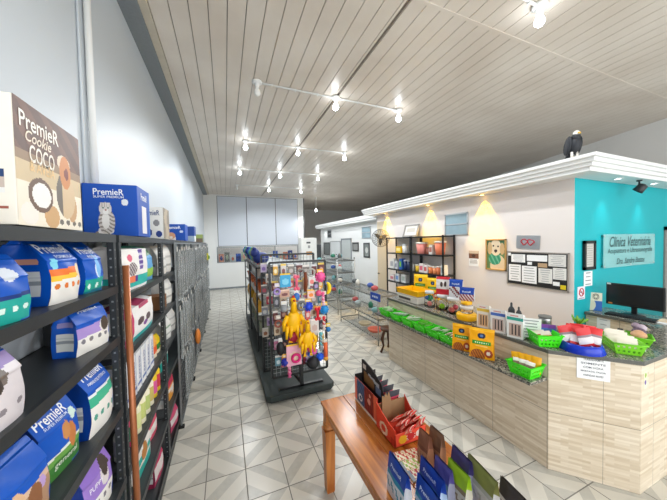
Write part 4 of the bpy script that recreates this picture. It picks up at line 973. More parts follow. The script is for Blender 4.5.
# far clinic wall pictures
XF = 4.599
on_wall('framed_picture', 'small dark framed picture next to the grey door on the far clinic wall', 'picture', 9.05, 1.9, [('frame', frame_mb(.5, .34, '#3b3d3d', .05)), ('print', picture(.4, .24, '#8a8c8a'))], 'far clinic pictures', x=XF)
on_wall('framed_picture', 'tall dark picture below the small window of the far clinic wall', 'picture', 8.2, 1.79, [('frame', frame_mb(.42, .52, '#4a4c4c', .05)), ('print', picture(.32, .42, '#7d8482', lambda u, v: '#c9cac6' if circ(u, v, .5, .5, .3, 1.2) else None, 16))], 'far clinic pictures', x=XF)
on_wall('whiteboard', 'grey framed white board left of the grey door on the far wall', 'board', 11.05, 1.65, [('frame', frame_mb(1.15, .98, '#9a9d9e', .03)), ('panel', picture(1.1, .93, '#d4d8d8'))], x=XF)
on_wall('framed_picture', 'broad dark picture at the far end of the clinic wall', 'picture', 12.15, 1.78, [('frame', frame_mb(.8, .62, '#4d5050', .05)), ('print', picture(.7, .52, '#7b807f'))], 'far clinic pictures', x=XF)

# ---------------------------------------------------------------- black shelves on the white wall
def rack(y0, y1, label):
    t = thing('wall_rack', label, 'shelf', (4.02, (y0+y1)/2, 0), 0, 'black racks on the white wall')
    hx, hy = .155, (y1-y0)/2
    for sx in (-1, 1):
        for sy in (-1, 1): MB().box((sx*(hx-.012), sy*(hy-.015), 1.095), (.024, .03, 2.19), 'black_paint').build('post', t)
    for z in (.15, .62, 1.09, 1.4, 1.8, 2.18): MB().bb((-hx, -hy, z-.03), (hx, hy, z), 'black_paint').build('shelf_board', t)
    return t
rack(3.93, 4.895, 'black metal rack on the white wall, nearer the dog portrait')
rack(4.905, 5.87, 'black metal rack on the white wall under the fan')
RG = 'goods on the black wall racks'
def tub(label, y, z, r, h, c, lid, x=3.98, flare=1.0):
    t = thing('plastic_tub', label, 'tub', (x, y, z), 0, RG)
    MB().lathe([(r*.8*flare, 0), (r*.85*flare, .004), (r, h*.85)], (0, 0, 0), c, 16).build('body', t)
    MB().lathe([(r*1.06, h*.85), (r*1.06, h*.96), (r*.2, h)], (0, 0, 0), lid, 16).build('lid', t)
def pk(label, y, z, w, d, h, c, c2, x=3.98):
    carton('small_carton', label, (d, w, h), (x, y, z), 0, c, [('x-', 8, 8, lambda u, v: c2 if .3 < v < .7 and .1 < u < .9 else None)], group=RG)
zz = 1.801
pk('yellow carton, top shelf of the rack under the fan', 5.42, zz, .2, .14, .16, '#e2b412', '#f0dc8a'); tub('white round tub beside the yellow carton, top rack shelf', 5.24, zz, .07, .22, '#dcdcda', '#c6c8ca')
tub('pink and white bucket, top shelf of the near rack', 4.66, zz, .12, .26, '#e08a80', '#e9e2da', flare=.9); tub('small brown pot beside the pink bucket', 4.44, zz, .06, .15, '#8a4a38', '#6b4a3e')
pk('tiny white carton behind the brown pot', 4.34, zz, .1, .1, .2, '#d9d4cc', '#b06a5a'); tub('orange and white bucket near the right rack post', 4.12, zz, .11, .28, '#e07a55', '#ece4da', flare=.9)
zz = 1.401
pk('white carton at the far end of the second rack shelf', 5.70, zz, .16, .14, .24, '#dcdcd8', '#a9a9ae'); pk('white carton with grey print, second rack shelf under the fan', 5.54, zz, .1, .12, .18, '#d4d6d8', '#8a909a')
pk('blue and green carton, second rack shelf under the fan', 5.36, zz, .1, .12, .26, '#2d5fae', '#6fae4a'); tub('navy jar, left of two on the second rack shelf', 5.22, zz, .05, .24, '#1d2f5c', '#cfd3da'); tub('navy jar, right of two on the second rack shelf', 5.09, zz, .05, .24, '#1b2a50', '#b9bcc6')
tub('white jar by the middle rack post', 4.96, zz, .045, .18, '#dfdfdc', '#9a9a9a', flare=1.05); tub('yellow jar after the middle rack post', 4.78, zz, .065, .16, '#d8b22a', '#e6e0c8')
pk('pink and white carton, second shelf of the near rack', 4.62, zz, .13, .12, .19, '#e6dcd8', '#d9687c'); pk('white carton with red print, second shelf of the near rack', 4.49, zz, .1, .12, .17, '#e6e0dc', '#c85a5a')
tub('orange cup, first of three on the near rack', 4.38, zz, .055, .16, '#e2824a', '#ece6dc'); tub('orange cup, second of three on the near rack', 4.265, zz, .05, .15, '#e6905c', '#ece6dc'); tub('orange cup, third of three on the near rack', 4.16, zz, .05, .17, '#dd7a48', '#ece6dc')
pk('white narrow carton at the near end of second rack shelf', 4.02, zz, .09, .1, .2, '#dcdcda', '#9fb0b4')
zz = 1.091
pk('white and pink carton, third rack shelf at far end', 5.72, zz, .18, .12, .14, '#e2d9da', '#c9808c'); pk('white carton with blue spot, third rack shelf under the fan', 5.5, zz, .14, .12, .19, '#dcdee0', '#6f93c4'); pk('silver white carton on third rack shelf near middle post', 5.25, zz, .16, .12, .2, '#d6d8d6', '#a4b0a8')
pk('dark green carton on the third shelf of the near rack', 4.52, zz, .12, .12, .22, '#1f3a36', '#8fa06a'); pk('black carton with yellow mark, third shelf of near rack', 4.36, zz, .1, .12, .24, '#191d20', '#b9a03a'); tub('small black pot next to the black carton', 4.24, zz, .045, .14, '#232528', '#8a8a8a'); tub('white pot on the third shelf of the near rack', 4.12, zz, .045, .14, '#d9d9d6', '#bcbcba'); tub('grey pot at the near end of third rack shelf', 4.0, zz, .04, .17, '#b5b5b2', '#4a4a4a')
zz = .621
pk('white carton low on the rack under the fan', 5.6, zz, .24, .14, .16, '#dcdcd8', '#b9b9b4'); tub('cream pot low on the rack under the fan', 5.35, zz, .07, .18, '#d8cfbf', '#a99f90')
# tilted certificate on the rack top
t = thing('leaning_frame', 'grey framed certificate leaning back on top of the racks', 'frame', (4.03, 5.14, 2.181), rot=(0, .32, .12))
fm = MB()
for z in (.02, .29): fm.box((0, 0, z), (.02, .46, .04), 'frame_grey')
for y in (-.21, .21): fm.box((0, y, .155), (.02, .04, .31), 'frame_grey')
fm.build('frame', t); MB().box((.004, 0, .155), (.006, .40, .26), '#dedad2').box((0, 0, .17), (.003, .26, .10), '#c3bdb2').build('certificate', t)
# wall fan
t = thing('wall_fan', 'round dark wire wall fan above the racks', 'fan', (3.92, 6.22, 2.18), rot=(0, 0, -.5))
R0 = .235
def ringpts(r, y, n=32): return [(r*math.cos(2*PI*k/n), y, r*math.sin(2*PI*k/n)) for k in range(n)]
g = MB().tube(ringpts(R0, 0), .008, 'black_metal', 6, True)
for f_, s_ in ((-.06, 1), (.05, 1)):
    for r in (.06, .1, .14, .18, .21): g.tube(ringpts(r, f_*math.sqrt(max(0, 1-(r/R0)**2))), .003, 'black_metal', 4, True)
    for k in range(20):
        a = 2*PI*k/20; g.tube([(math.cos(a)*r, f_*math.sqrt(max(0, 1-(r/R0)**2)), math.sin(a)*r) for r in (.04, .12, .19, R0)], .0025, 'black_metal', 4)
g.build('guard', t)
for k in range(3):
    a = 2*PI*k/3+.4; m = MB(); pts = []
    for j in range(7):
        r = .03+.17*j/6; wdt = .03+.055*math.sin(PI*min(1, j/5.2)); 
        for s in (-1, 1):
            aa = a+s*wdt/max(r, .05)*.6; pts.append((r*math.cos(aa), -.01+s*.018, r*math.sin(aa)))
    m.add(pts, [(2*j, 2*j+1, 2*j+3, 2*j+2) for j in range(6)], '#6f6557'); ob = m.build('blade', t); ob.modifiers.new('thick', 'SOLIDIFY').thickness = .004
MB().lathe([(.01, -.065), (.04, -.06), (.045, -.03), (.02, -.02)], (0, 0, 0), '#7a6a50', 16, Matrix.Rotation(-PI/2, 3, 'X')).build('hub', t)
MB().lathe([(.03, .03), (.06, .05), (.06, .14), (.03, .16)], (0, 0, 0), 'black_metal', 16, Matrix.Rotation(-PI/2, 3, 'X')).build('motor', t)
mb = MB().tube([(0, .12, -.02), (.08, .02, -.03), (.17, -.24, -.02)], .012, 'black_metal', 8); mb.build('arm', t)
# bird figure on the cornice
t = thing('bird_figure', 'dark eagle figure with pale head perched on the cornice corner', 'figurine', (3.93, 1.90, 3.04), rot=(0, 0, -.5))
m = MB(); m.ball((0, 0, .16), .07, 'feather_dark', .85, .95, 1.5, 16, 10, Matrix.Rotation(.25, 3, 'X')); m.ball((0, -.03, .245), .05, 'feather_dark', .9, .9, 1.0)
m.bar((0, .05, .10), (0, .12, -.0+.02), .05, 'feather_dark', .02); m.build('body', t)
for s in (-1, 1):
    w_ = MB().ball((s*.058, .02, .16), .07, 'feather_dark', .35, .8, 1.6, 12, 8, Matrix.Rotation(.3, 3, 'X')); w_.build('wing', t)
    MB().tube([(s*.028, -.005, .08), (s*.03, -.01, .006)], .013, 'feather_white', 8).tube([(s*.03, -.01, .008), (s*.03, -.05, .006)], .008, '#b9923a', 6).build('leg', t)
MB().ball((0, -.035, .285), .036, 'feather_white', .9, 1.05, 1.05).build('head', t)
MB().tube([(0, -.065, .285), (0, -.09, .278), (0, -.098, .262)], [.014, .01, .003], '#c9a040', 8).build('beak', t)
# ---------------------------------------------------------------- display platform, grid panels, gondola
t = thing('display_platform', 'low black wheeled platform carrying the toy grid panel in the aisle', 'platform', (.9, 3.42, 0))
m = MB().prism([(-.47, .04), (-.42, 0), (.42, 0), (.47, .04), (.47, 3.0), (-.47, 3.0)], .055, .125, 'black_board'); m.build('deck', t, bevel=.008)
m = MB().prism([(-.455, .05), (-.41, .012), (.41, .012), (.455, .05), (.455, 2.99), (-.455, 2.99)], .035, .055, 'black_paint'); m.build('skirt', t)
for x in (-.38, .38):
    for y in (.08, 1.5, 2.9): MB().lathe([(.03, -.012), (.03, .012)], (x, y, .03), 'rubber', 14, Matrix.Rotation(PI/2, 3, 'Y')).build('caster', t)
PZ = .1255
def grid_panel(label, x0, x1, y, z0, z1, post=True):
    t = thing('grid_panel', label, 'display panel', ((x0+x1)/2, y, PZ), 0, 'grid panels on the platform')
    h = (x1-x0)/2; f = MB()
    for x in (-h, h): f.box((x, 0, (z0+z1)/2-PZ), (.028, .028, z1-z0), 'black_paint')
    for z in (z0, z1): f.box((0, 0, z-PZ), (2*h, .028, .028), 'black_paint')
    f.build('frame', t); g = MB()
    n = int(2*h/.055)
    for k in range(1, n): g.box((-h+2*h*k/n, 0, (z0+z1)/2-PZ), (.005, .005, z1-z0), 'wire_grey' if k % 3 else 'black_metal')
    n = int((z1-z0)/.055)
    for k in range(1, n): g.box((0, .004, z0+(z1-z0)*k/n-PZ), (2*h, .005, .005), 'wire_grey')
    g.build('wire_grid', t)
    if post:
        MB().box((0, -.03, (z0+.1)/2-PZ/2+.02), (.05, .03, z0+.14-PZ), 'black_paint').build('post', t)
        MB().box((0, -.02, .012), (.62, .05, .024), 'black_paint').build('foot', t)
        MB().bar((.0, -.03, .04), (-.14, .12, z0-PZ+.05), .03, 'black_paint').build('brace', t)
    return t
GP = grid_panel('tall black framed wire grid crowded with hanging pet toys, facing the entrance', .53, 1.31, 3.56, .30, 1.84)
grid_panel('second black wire grid standing behind the toy grid', .50, 1.33, 4.15, .126, 1.92, False)
def hk(x, z, l=.12):
    MB().tube([(x-GP.location.x, -.01, z-PZ), (x-GP.location.x, -l, z-PZ+.008), (x-GP.location.x, -l-.004, z-PZ+.022)], .003, 'chrome', 5).build('hook', GP)
TG = 'toys hanging on the front grid panel'
def toy(label, x, z, y=3.455, card=None, cw=.09, ch=.05, parts=(), name='pet_toy', hook=True, cat='pet toy'):
    """z = top of the card; parts: (name, MeshBuilder) hanging below"""
    t = thing(name, label, cat, (x, y, z), 0, TG)
    if card: MB().box((0, 0, -ch/2), (cw, .004, ch), card).box((0, -.003, -ch*.55), (cw*.7, .002, ch*.35), '#e8e0d0').build('header_card', t)
    for n, m in parts: m.build(n, t)
    if hook: hk(x, z+.004, 3.56-y+.004)
    return t
def mball(c, r, col, **k): return MB().ball(c, r, col, **k)
def chicken(sz=1.0, col='#ffc006g'):
    m = MB(); m.ball((0, 0, -.16*sz), .075*sz, col, 1, .6, 1.5, 14, 10); m.tube([(0, 0, -.07*sz), (.005, -.01, .02*sz), (.0, -.02, .05*sz)], [.035*sz, .028*sz, .02*sz], col, 10); m.ball((0, -.01, .055*sz), .03*sz, col)
    for s in (-1, 1):
        m.tube([(s*.06*sz, 0, -.1*sz), (s*.10*sz, -.01, -.17*sz), (s*.105*sz, 0, -.25*sz)], [.026*sz, .024*sz, .012*sz], col, 8)
        m.tube([(s*.03*sz, 0, -.24*sz), (s*.04*sz, 0, -.34*sz)], [.024*sz, .014*sz], col, 8)
        for q in (-.8, 0, .8): m.tube([(s*(.03+.05*abs(q))*sz, -.02*sz, -.2*sz), (s*(.035+.06*abs(q))*sz, -.022*sz, -.31*sz-.02*q*sz)], [.022*sz, .012*sz], col, 7)
        for q in (-1, 0, 1): m.tube([(s*.04*sz, 0, -.33*sz), ((s*.04+q*.016)*sz, -.012, -.375*sz)], [.009*sz, .006*sz], col, 6)
    return m
def beakm(sz=1.0): return MB().tube([(0, -.035*sz, .055*sz), (0, -.06*sz, .05*sz)], [.012*sz, .003], '#c8321e', 8).ball((0, -.015*sz, .088*sz), .014*sz, '#c8321e')
def ropeb(c1, c2, L=.2):
    m = MB()
    for s in (-1, 1): m.tube([(s*.012*math.cos(k*1.2), .012*math.sin(k*1.2)*s, -.02-L*k/12) for k in range(13)], .013, c1 if s > 0 else c2, 7)
    m.ball((0, 0, -.03), .026, c1).ball((0, 0, -L-.01), .028, c2)
    for k in range(6): m.tube([(0, 0, -L-.02), (.022*math.cos(k), .022*math.sin(k), -L-.065)], .006, c2, 5)
    return m
def bone(col, L=.12):
    m = MB().tube([(0, 0, -.04), (0, 0, -.04-L)], .018, col, 10)
    for s in (-1, 1): m.ball((s*.02, 0, -.035), .024, col).ball((s*.02, 0, -.045-L), .024, col)
    return m
def star(col, r=.05):
    m = MB().ball((0, 0, -.11), r, col)
    for k in range(10): a = k*PI/5; m.ball((r*1.05*math.cos(a), 0, -.11+r*1.05*math.sin(a)), r*.3, col, seg=8, rings=5)
    return m
def ringm(col, R=.055, r=.018): return MB().tube([(R*math.cos(k*PI/8), 0, -.11+R*math.sin(k*PI/8)) for k in range(16)], r, col, 8, True)
def pack(c1, c2, w=.11, h=.17):
    return MB().box((0, 0, -h/2-.02), (w, .02, h), c1).raster((-w/2, -.01, -h-.02), X1, Z1, w, h, 10, 14, lambda u, v: c2 if circ(u, v, .5, .45, .33, 1.3) else None, .001)
toy('large yellow rubber chicken hanging at the centre of the toy grid', .81, 1.27, 3.44, parts=[('body', chicken(1.3)), ('beak', beakm(1.35))], name='rubber_chicken')
toy('smaller yellow rubber chicken hanging below right of the large one', .965, 1.0, 3.34, parts=[('body', chicken(1.05)), ('beak', beakm(1.05))], name='rubber_chicken')
toy('blue pack with yellow header, upper left of the toy grid', .715, 1.70, card='#f0c325', cw=.14, parts=[('pouch', pack('#2f9fd0g', '#7fd0ec', .14, .16))])
toy('pink fluffy ball under yellow card, top right of the toy grid', 1.20, 1.73, card='#f2b51e', parts=[('ball', star('#f0589a', .058))])
toy('yellow crescent banana toy at the right edge of the toy grid', 1.30, 1.56, 3.45, card='#3c5c9c', cw=.06, parts=[('banana', MB().tube([(-.03+.06*math.cos(a), 0, -.10+.085*math.sin(a)) for a in [-1.3+k*.26 for k in range(11)]], [.008, .018, .023, .026, .027, .027, .027, .026, .022, .016, .008], '#f4d60cg', 10))])
toy('royal blue spiky ball in the middle right of the toy grid', 1.02, 1.34, card='#e8b43a', parts=[('ball', star('#1f49d8', .052))])
toy('red rubber bone hanging right of the blue spiky ball', 1.15, 1.22, card='#f0a04a', parts=[('bone', bone('#dc2438', .13))])
toy('bright blue star toy near the right frame of the toy grid', 1.25, 1.27, card='#f2c43a', parts=[('ball', star('#1e8fd8', .05))])
toy('pink rope toy above the blue star, right side of the toy grid', 1.235, 1.42, card='#ece2cf', parts=[('rope', ropeb('#ec6aa0', '#f0c0d0', .13))])
toy('pink bone hanging upper left of centre on the toy grid', .865, 1.68, card='#d8a0a8', parts=[('bone', bone('#f06a86', .15))])
toy('brown chew stick hanging at top centre of the toy grid', .985, 1.70, parts=[('stick', MB().tube([(0, 0, 0), (.01, -.01, -.12), (-.005, 0, -.26)], [.02, .028, .02], '#7a3b1c', 9))])
toy('white triangular packet beside the brown chew stick', 1.075, 1.65, card='#ececea', parts=[('pouch', pack('#d9d5d2', '#e8827a', .09, .12))])
toy('dark pack with lilac centre, upper right of centre on the toy grid', 1.135, 1.58, card='#c9c3d0', parts=[('pouch', pack('#5a5560', '#a891c0', .08, .11))])
toy('blue and white squeaker hanging below the pink bone', .86, 1.47, card='#f0f0ee', cw=.06, parts=[('ball', mball((0, 0, -.09), .045, '#3f78c8', sz=1.2))])
toy('peach pack with dark print at left of the toy grid', .70, 1.49, card='#e8c8b4', cw=.13, parts=[('pouch', pack('#caa08c', '#7a4a4a', .13, .08))])
toy('silver grey squeaker with white card, left of the yellow chicken', .69, 1.34, card='#dcdcda', cw=.08, parts=[('ball', mball((0, 0, -.1), .05, '#9a9da0'))])
toy('grey chew ring between chicken and blue ball', .93, 1.36, card='#b8b4ae', parts=[('ring', ringm('#6f7274'))])
toy('pink and yellow card pack at middle of the toy grid', 1.06, 1.46, card='#f0b83a', cw=.11, parts=[('pouch', pack('#e8c4b8', '#f08a3a', .1, .1))])
toy('orange and pink card toy by the upper right frame', 1.17, 1.50, card='#f0a830', cw=.09, parts=[('ball', mball((0, 0, -.1), .042, '#e85a8a'))])
toy('crimson heart-like ball below the yellow chicken', .80, .93, 3.46, parts=[('ball', mball((0, 0, -.09), .075, '#9a1430', sx=1.3, sy=.6))])
toy('dark red squeaker left of the crimson ball', .70, .97, card='#3a3a40', cw=.06, parts=[('ball', mball((0, 0, -.1), .05, '#2a2c33', sz=1.6))])
toy('large pink and yellow toy pack with magenta ring, low on the toy grid', .80, .76, 3.43, card='#f2c64a', cw=.2, ch=.07, parts=[('pouch', pack('#f0b4c8', '#f0d8c0', .2, .26)), ('ring', MB().tube([(.02+.05*math.cos(k*PI/8), -.03, -.18+.05*math.sin(k*PI/8)) for k in range(16)], .018, '#e0247c', 8, True))])
toy('royal blue knobbly ball low at the left of the toy grid', .69, .64, card='#f0b84a', cw=.08, parts=[('ball', star('#2a35a8', .045))])
toy('pink rope knot at the bottom left of the toy grid', .74, .50, parts=[('rope', ropeb('#e8a0b8', '#d85a90', .12))])
toy('hot pink fluffy toy under a yellow card, lower centre of the toy grid', 1.05, .80, 3.44, card='#f0ca6a', cw=.12, ch=.07, parts=[('body', MB().ball((-.015, 0, -.13), .06, '#f0479c', .9, .7, 1.2).ball((.03, 0, -.18), .045, '#f06aae', 1, .7, 1.2).ball((-.03, -.02, -.21), .035, '#2a6fd8', 1, .8, 1))])
toy('orange tube toy at the lower right of the toy grid', 1.255, .75, card='#d9d0c4', cw=.06, parts=[('tube', MB().tube([(0, 0, -.05), (0, 0, -.25)], .028, '#ee6a3a', 10).ball((0, 0, -.27), .035, '#f0a83a'))])
toy('blue spiky ball at the lower right, left of the orange tube', 1.17, .62, card='#a8c8d8', cw=.07, parts=[('ball', star('#1f5fe0', .045))])
toy('teal and grey rope at lower right of the toy grid', 1.19, .86, parts=[('rope', ropeb('#6fc0c8', '#9aa4aa', .2))])
toy('pale pink leash pack hanging at the right centre of the toy grid', 1.10, 1.05, card='#e8e0dc', cw=.12, parts=[('pouch', pack('#d8d2ce', '#c8b0a8', .12, .18))])
toy('maroon rope hanging low at centre of the toy grid', .955, .66, 3.5, parts=[('rope', ropeb('#8a1838', '#5a1024', .16))])
toy('green and blue small ball at right frame of the toy grid', 1.30, .97, 3.45, card='#e8c84a', cw=.06, parts=[('ball', mball((0, 0, -.09), .035, '#2a78b8'))])
toy('red and white spiral toy under the blue star', 1.24, 1.08, card='#ece0d4', cw=.07, parts=[('rope', ropeb('#d8323c', '#e8d8d0', .13))])
toy('black squeaker hanging at the lower left of the toy grid', .63, .86, card='#e4e4e4', cw=.05, ch=.08, parts=[('ball', mball((0, 0, -.14), .055, '#1c1e22', sz=1.7))])
toy('black net ball hanging low right of centre on the toy grid', 1.07, .53, parts=[('ball', mball((0, 0, -.08), .075, '#222428', sx=1.2, sz=1.1))])
toy('grey collar bundle hanging at the top of the toy grid', .93, 1.80, parts=[('loop', ringm('#8c8782', .05, .012))])
toy('light grey collar bundle at the top right of the toy grid', 1.07, 1.80, parts=[('loop', ringm('#b0aca6', .05, .012))])
toy('lilac chew ring hanging beside the left frame of the toy grid', .605, 1.58, card='#d8d0e0', cw=.06, parts=[('ring', ringm('#a890d0', .035, .014))])
toy('rust coloured chew ring beside the left frame, lower on the toy grid', .61, 1.16, card='#c8beb4', cw=.06, parts=[('ring', ringm('#8a4a3a', .04, .014))])
rnd = random.Random(5)
CP = [('#8a8480', '#c8c0bc', 'grey'), ('#d8d0cc', '#8a5a5a', 'white'), ('#6a3a3a', '#c8a090', 'maroon'), ('#c87a9a', '#e8d0d8', 'pink'), ('#4a4c54', '#a8a8b0', 'charcoal'), ('#c8b49a', '#7a5a40', 'tan'), ('#9a7ab8', '#e0d4ea', 'violet'), ('#d86a6a', '#f0d8d0', 'red'), ('#d8a848', '#f0e4c0', 'ochre'), ('#5a8a9a', '#cfe0e4', 'steel blue')]
for r in range(7):
    for q in range(7):
        x = .60+q*.105+rnd.uniform(-.015, .015); z = 1.80-r*.2+rnd.uniform(-.02, .02)
        c1, c2, nm = CP[rnd.randrange(10)]
        t = thing('accessory_pack', f'small {nm} pack behind the toys, {ORD[q]} from left in {ORD[r]} grid row', 'pet accessory', (x, 3.532, z), 0, 'small packs on the toy grid')
        w_ = rnd.uniform(.06, .09); pack(c1, c2, w_, rnd.uniform(.09, .14)).build('pouch', t); MB().box((0, 0, -.012), (w_, .004, .035), ['#e4dfd8', '#e8c860', '#d8d8dc'][rnd.randrange(3)]).build('header_card', t)
# packs on the second grid and leads on its left edge
for k in range(8):
    c1, c2, nm = [('#c9bcd8', '#8a6fb8', 'lilac'), ('#d8d4d0', '#7a6a60', 'white'), ('#6a6468', '#c05a6a', 'grey'), ('#b83a4a', '#e8d0c0', 'red'), ('#8f94a0', '#d8d8d8', 'slate'), ('#b8a0c8', '#6a4a90', 'violet'), ('#d8cfc4', '#a06a4a', 'cream'), ('#4a4c54', '#9a6aa0', 'charcoal'), ('#c83a6a', '#f0c0c8', 'magenta')][k]
    x = .53+.075*(k % 2); z = 1.80-.165*k
    t = thing('accessory_pack', f'{nm} accessory pack hanging on the second grid beside the toy grid frame', 'pet accessory', (x, 4.137, z), 0, 'packs on the second grid panel')
    pack(c1, c2, .09, .12).build('pouch', t); MB().box((0, 0, -.015), (.09, .004, .03), '#e0dcd6').build('header_card', t)

# gondola behind
def gondola(y0, y1, label):
    t = thing('gondola_shelf', label, 'shelf', (.92, (y0+y1)/2, 0), 0, 'gondola shelves in the centre aisle')
    h = (y1-y0)/2; zb = .126 if y0 < 6.3 else 0
    for x in (-.41, .41):
        for y in (-h, h): MB().bb((x-.014, y-(.028 if y > 0 else 0), zb), (x+.014, y+(0 if y > 0 else .028), 1.66), 'black_paint').build('post', t)
    for z in (.42, .80, 1.17, 1.48): MB().bb((-.40, -h+.03, z-.02), (.40, h-.03, z), 'plaster' if z in (.80, 1.17) else 'wire_grey').build('shelf_board', t)
    m = MB()
    for k in range(25): m.box((0, -h+.03+(2*h-.06)*k/24, .9), (.006, .006, 1.4), 'wire_grey')
    for k in range(20): m.box((0, 0, .25+k*.07), (.006, 2*h-.06, .006), 'wire_grey')
    m.build('wire_back', t)
    if zb == 0: MB().bb((-.43, -h, 0), (.43, h, .1), 'black_board').build('base', t)
    f = MB()
    for x in (-.41, .41): f.bb((x-.012, -h, 1.64), (x+.012, h, 1.665), 'black_paint')
    for y in (-h+.012, h-.012): f.box((0, y, 1.652), (.82, .024, .025), 'black_paint')
    f.build('top_frame', t)
gondola(4.98, 6.38, 'centre gondola shelf with orange pots, right behind the grid panels')
gondola(6.46, 7.9, 'farther centre gondola shelf topped with plush toys')
GG = 'goods on the centre gondola'
k = 0
for gi, (a, b) in enumerate(((5.1, 6.3), (6.6, 7.8))):
    w = ['nearer', 'farther'][gi]
    for q in range(4):
        y = a+.1+q*(b-a-.1)/4
        t = thing('clay_pot', f'orange brown pot on the {w} gondola, {ORD[q]} from the grid panels', 'pot', (.63, y, 1.171), 0, GG)
        MB().lathe([(.06, 0), (.075, .1), (.09, .19), (.08, .195), (.07, .1), (.01, .05)], (0, 0, 0), '#c8622ag', 16).build('body', t); MB().lathe([(.085, .155), (.1, .165), (.1, .2), (.088, .205)], (0, 0, 0), '#a84a1e', 16).build('rim', t)
        bag('snack_bag', f'yellow snack bag low on the {w} gondola, {ORD[q]} from the grid panels', .2, .1, .22, (.585, y+.05, .801), PI, pet_front('#e0a81e', [(.2, .5, '#c87a1a')], '#d8b84a'), lambda u, v: '#c8961a', 'bag', GG, nu=8, nv=10)
        c = ['#c0202e', '#d8d2cc', '#c83a48', '#b8b0a8'][(q+gi) % 4]; n = ['crimson', 'white', 'red', 'grey'][(q+gi) % 4]
        bag('snack_bag', f'{n} slanted bag on the upper shelf of the {w} gondola, {ORD[q]} from front', .24, .1, .27, (.585, y+.05, 1.481), PI, pet_front(c, [(.1, .45, '#d9d4cf')], '#c9b8ac', pet=[(.4, .6, .12, 1, '#8a3a3a')]), lambda u, v: '#a89a90', 'bag', GG, nu=8, nv=12)
        carton('small_carton', f'mixed brown carton on the lowest shelf of the {w} gondola, {ORD[q]} from front', (.2, .2, .18), (.66, y+.05, .421), 0, ['#8a8f7a', '#b8b4aa', '#6f7a68', '#a89a80'][q], [('x-', 4, 4, lambda u, v: '#5f7a5a' if v > .5 else None)], group=GG)
        t = thing('plush_toy', f'{["navy", "moss green", "teal", "royal blue"][q]} plush toy on top of the {w} gondola', 'plush toy', (.63, y+.05, 1.761), 0, 'plush toys on the gondolas')
        cc = ['#23357a', '#7d9a5a', '#3aa0a8', '#1f48b0'][q]
        MB().ball((0, 0, .06), .14, cc, 1.1, 1, .85).ball((-.11, -.02, .16), .085, cc).build('body', t)
        for s in (-1, 1): MB().ball((-.12, s*.06, .235), .035, cc).build('ear', t)
for gi, (a, b) in enumerate(((5.0, 6.36), (6.48, 7.88))):
    m = MB()
    m.bb((.53, a, 1.666), (1.31, b, 1.70), 'wire_grey'); 
    tag(m.build('top_tray'), f'pale wire tray on top of the {["nearer", "farther"][gi]} gondola under the plush toys', 'tray')

# ---------------------------------------------------------------- chrome wire racks near the counter end
def wire_rack(x0, x1, y0, y1, zs, h, label, goods):
    t = thing('wire_rack', label, 'shelf', ((x0+x1)/2, (y0+y1)/2, 0), 0, 'chrome wire racks')
    hx, hy = (x1-x0)/2, (y1-y0)/2
    for sx in (-1, 1):
        for sy in (-1, 1): MB().tube([(sx*hx, sy*hy, 0), (sx*hx, sy*hy, h)], .012, 'steel', 8).ball((sx*hx, sy*hy, h), .02, 'rubber').build('post', t)
    for z in zs:
        m = MB()
        for s in (-1, 1): m.bar((s*hx, -hy, z), (s*hx, hy, z), .01, 'steel', .03); m.bar((-hx, s*hy, z), (hx, s*hy, z), .01, 'steel', .03)
        n = int(2*hy/.05)
        for k in range(1, n): m.bar((-hx, -hy+2*hy*k/n, z), (hx, -hy+2*hy*k/n, z), .005, 'chrome')
        m.build('wire_shelf', t)
        m = MB()
        for k in range(int(2*hy/.11)+1): m.ball((-hx, -hy+k*.11, z), .014, 'rubber', seg=6, rings=4)
        m.build('connector', t)
    MB().bb((hx-.004, -hy, .1), (hx, hy, h-.05), 'clear_film').build('back_panel', t)
    return t
wire_rack(2.95, 3.5, 7.0, 8.2, (.15, .5, .85, 1.2, 1.55), 1.62, 'tall chrome wire rack left of the counter end', 0)
wire_rack(3.1, 3.6, 8.6, 9.8, (.15, .55, .95, 1.35), 1.66, 'farther chrome wire rack near the grey door', 0)
wire_rack(2.78, 3.3, 4.55, 6.4, (.12, .52, .98), 1.02, 'low chrome wire rack running on from the counter end', 0)
WG = 'goods on the chrome wire racks'
cols = [('#2f7a62', 'dark green'), ('#b8c4c4', 'pale grey'), ('#c05a5a', 'red'), ('#3f5fa8', 'blue'), ('#d8d4ca', 'cream'), ('#5a5f60', 'charcoal'), ('#7fb0b8', 'light teal')]
n = 0
for (x, y0, y1, zs) in ((3.2, 7.1, 8.1, (.516, .866, 1.216, 1.566)), (3.0, 4.75, 6.3, (.996,)), (3.0, 4.75, 6.3, (.536,)), (3.3, 8.75, 9.7, (.566, .966, 1.366))):
    for z in zs:
        for q in range(4):
            c, nm = cols[n % 7]; y = y0+(y1-y0)*(q+.3)/4
            where = 'low rack' if x < 3.1 else ('tall rack' if x < 3.25 else 'farther rack')
            lvl = f'{round(z*100)} cm up'
            t = thing('aquarium_ornament', f'{nm} ornament on the chrome {where}, {ORD[q]} along its {["lower", "middle", "upper", "top"][zs.index(z) if len(zs) > 1 else (2 if z > .9 else 0)]} level', 'ornament', (x-.1+.12*(q % 2), y, z), 0, WG)
            MB().lathe([(.07, 0), (.075, .01), (.06, .03), (.05, .06)], (0, 0, 0), '#8a8f8c', 12).build('base', t)
            (MB().ball((0, 0, .11), .065, c, 1.3, 1, .9, 10, 7) if n % 3 else MB().lathe([(.05, .06), (.055, .14), (.02, .2)], (0, 0, 0), c, 10)).build('body', t); n += 1
t = thing('pet_dish', 'coral red dish on the bottom of the low chrome rack', 'dish', (2.98, 5.0, .137))
MB().lathe([(.13, 0), (.14, .01), (.17, .06), (.16, .062), (.12, .02), (.01, .018)], (0, 0, 0), '#d9705a', 24).build('bowl', t)
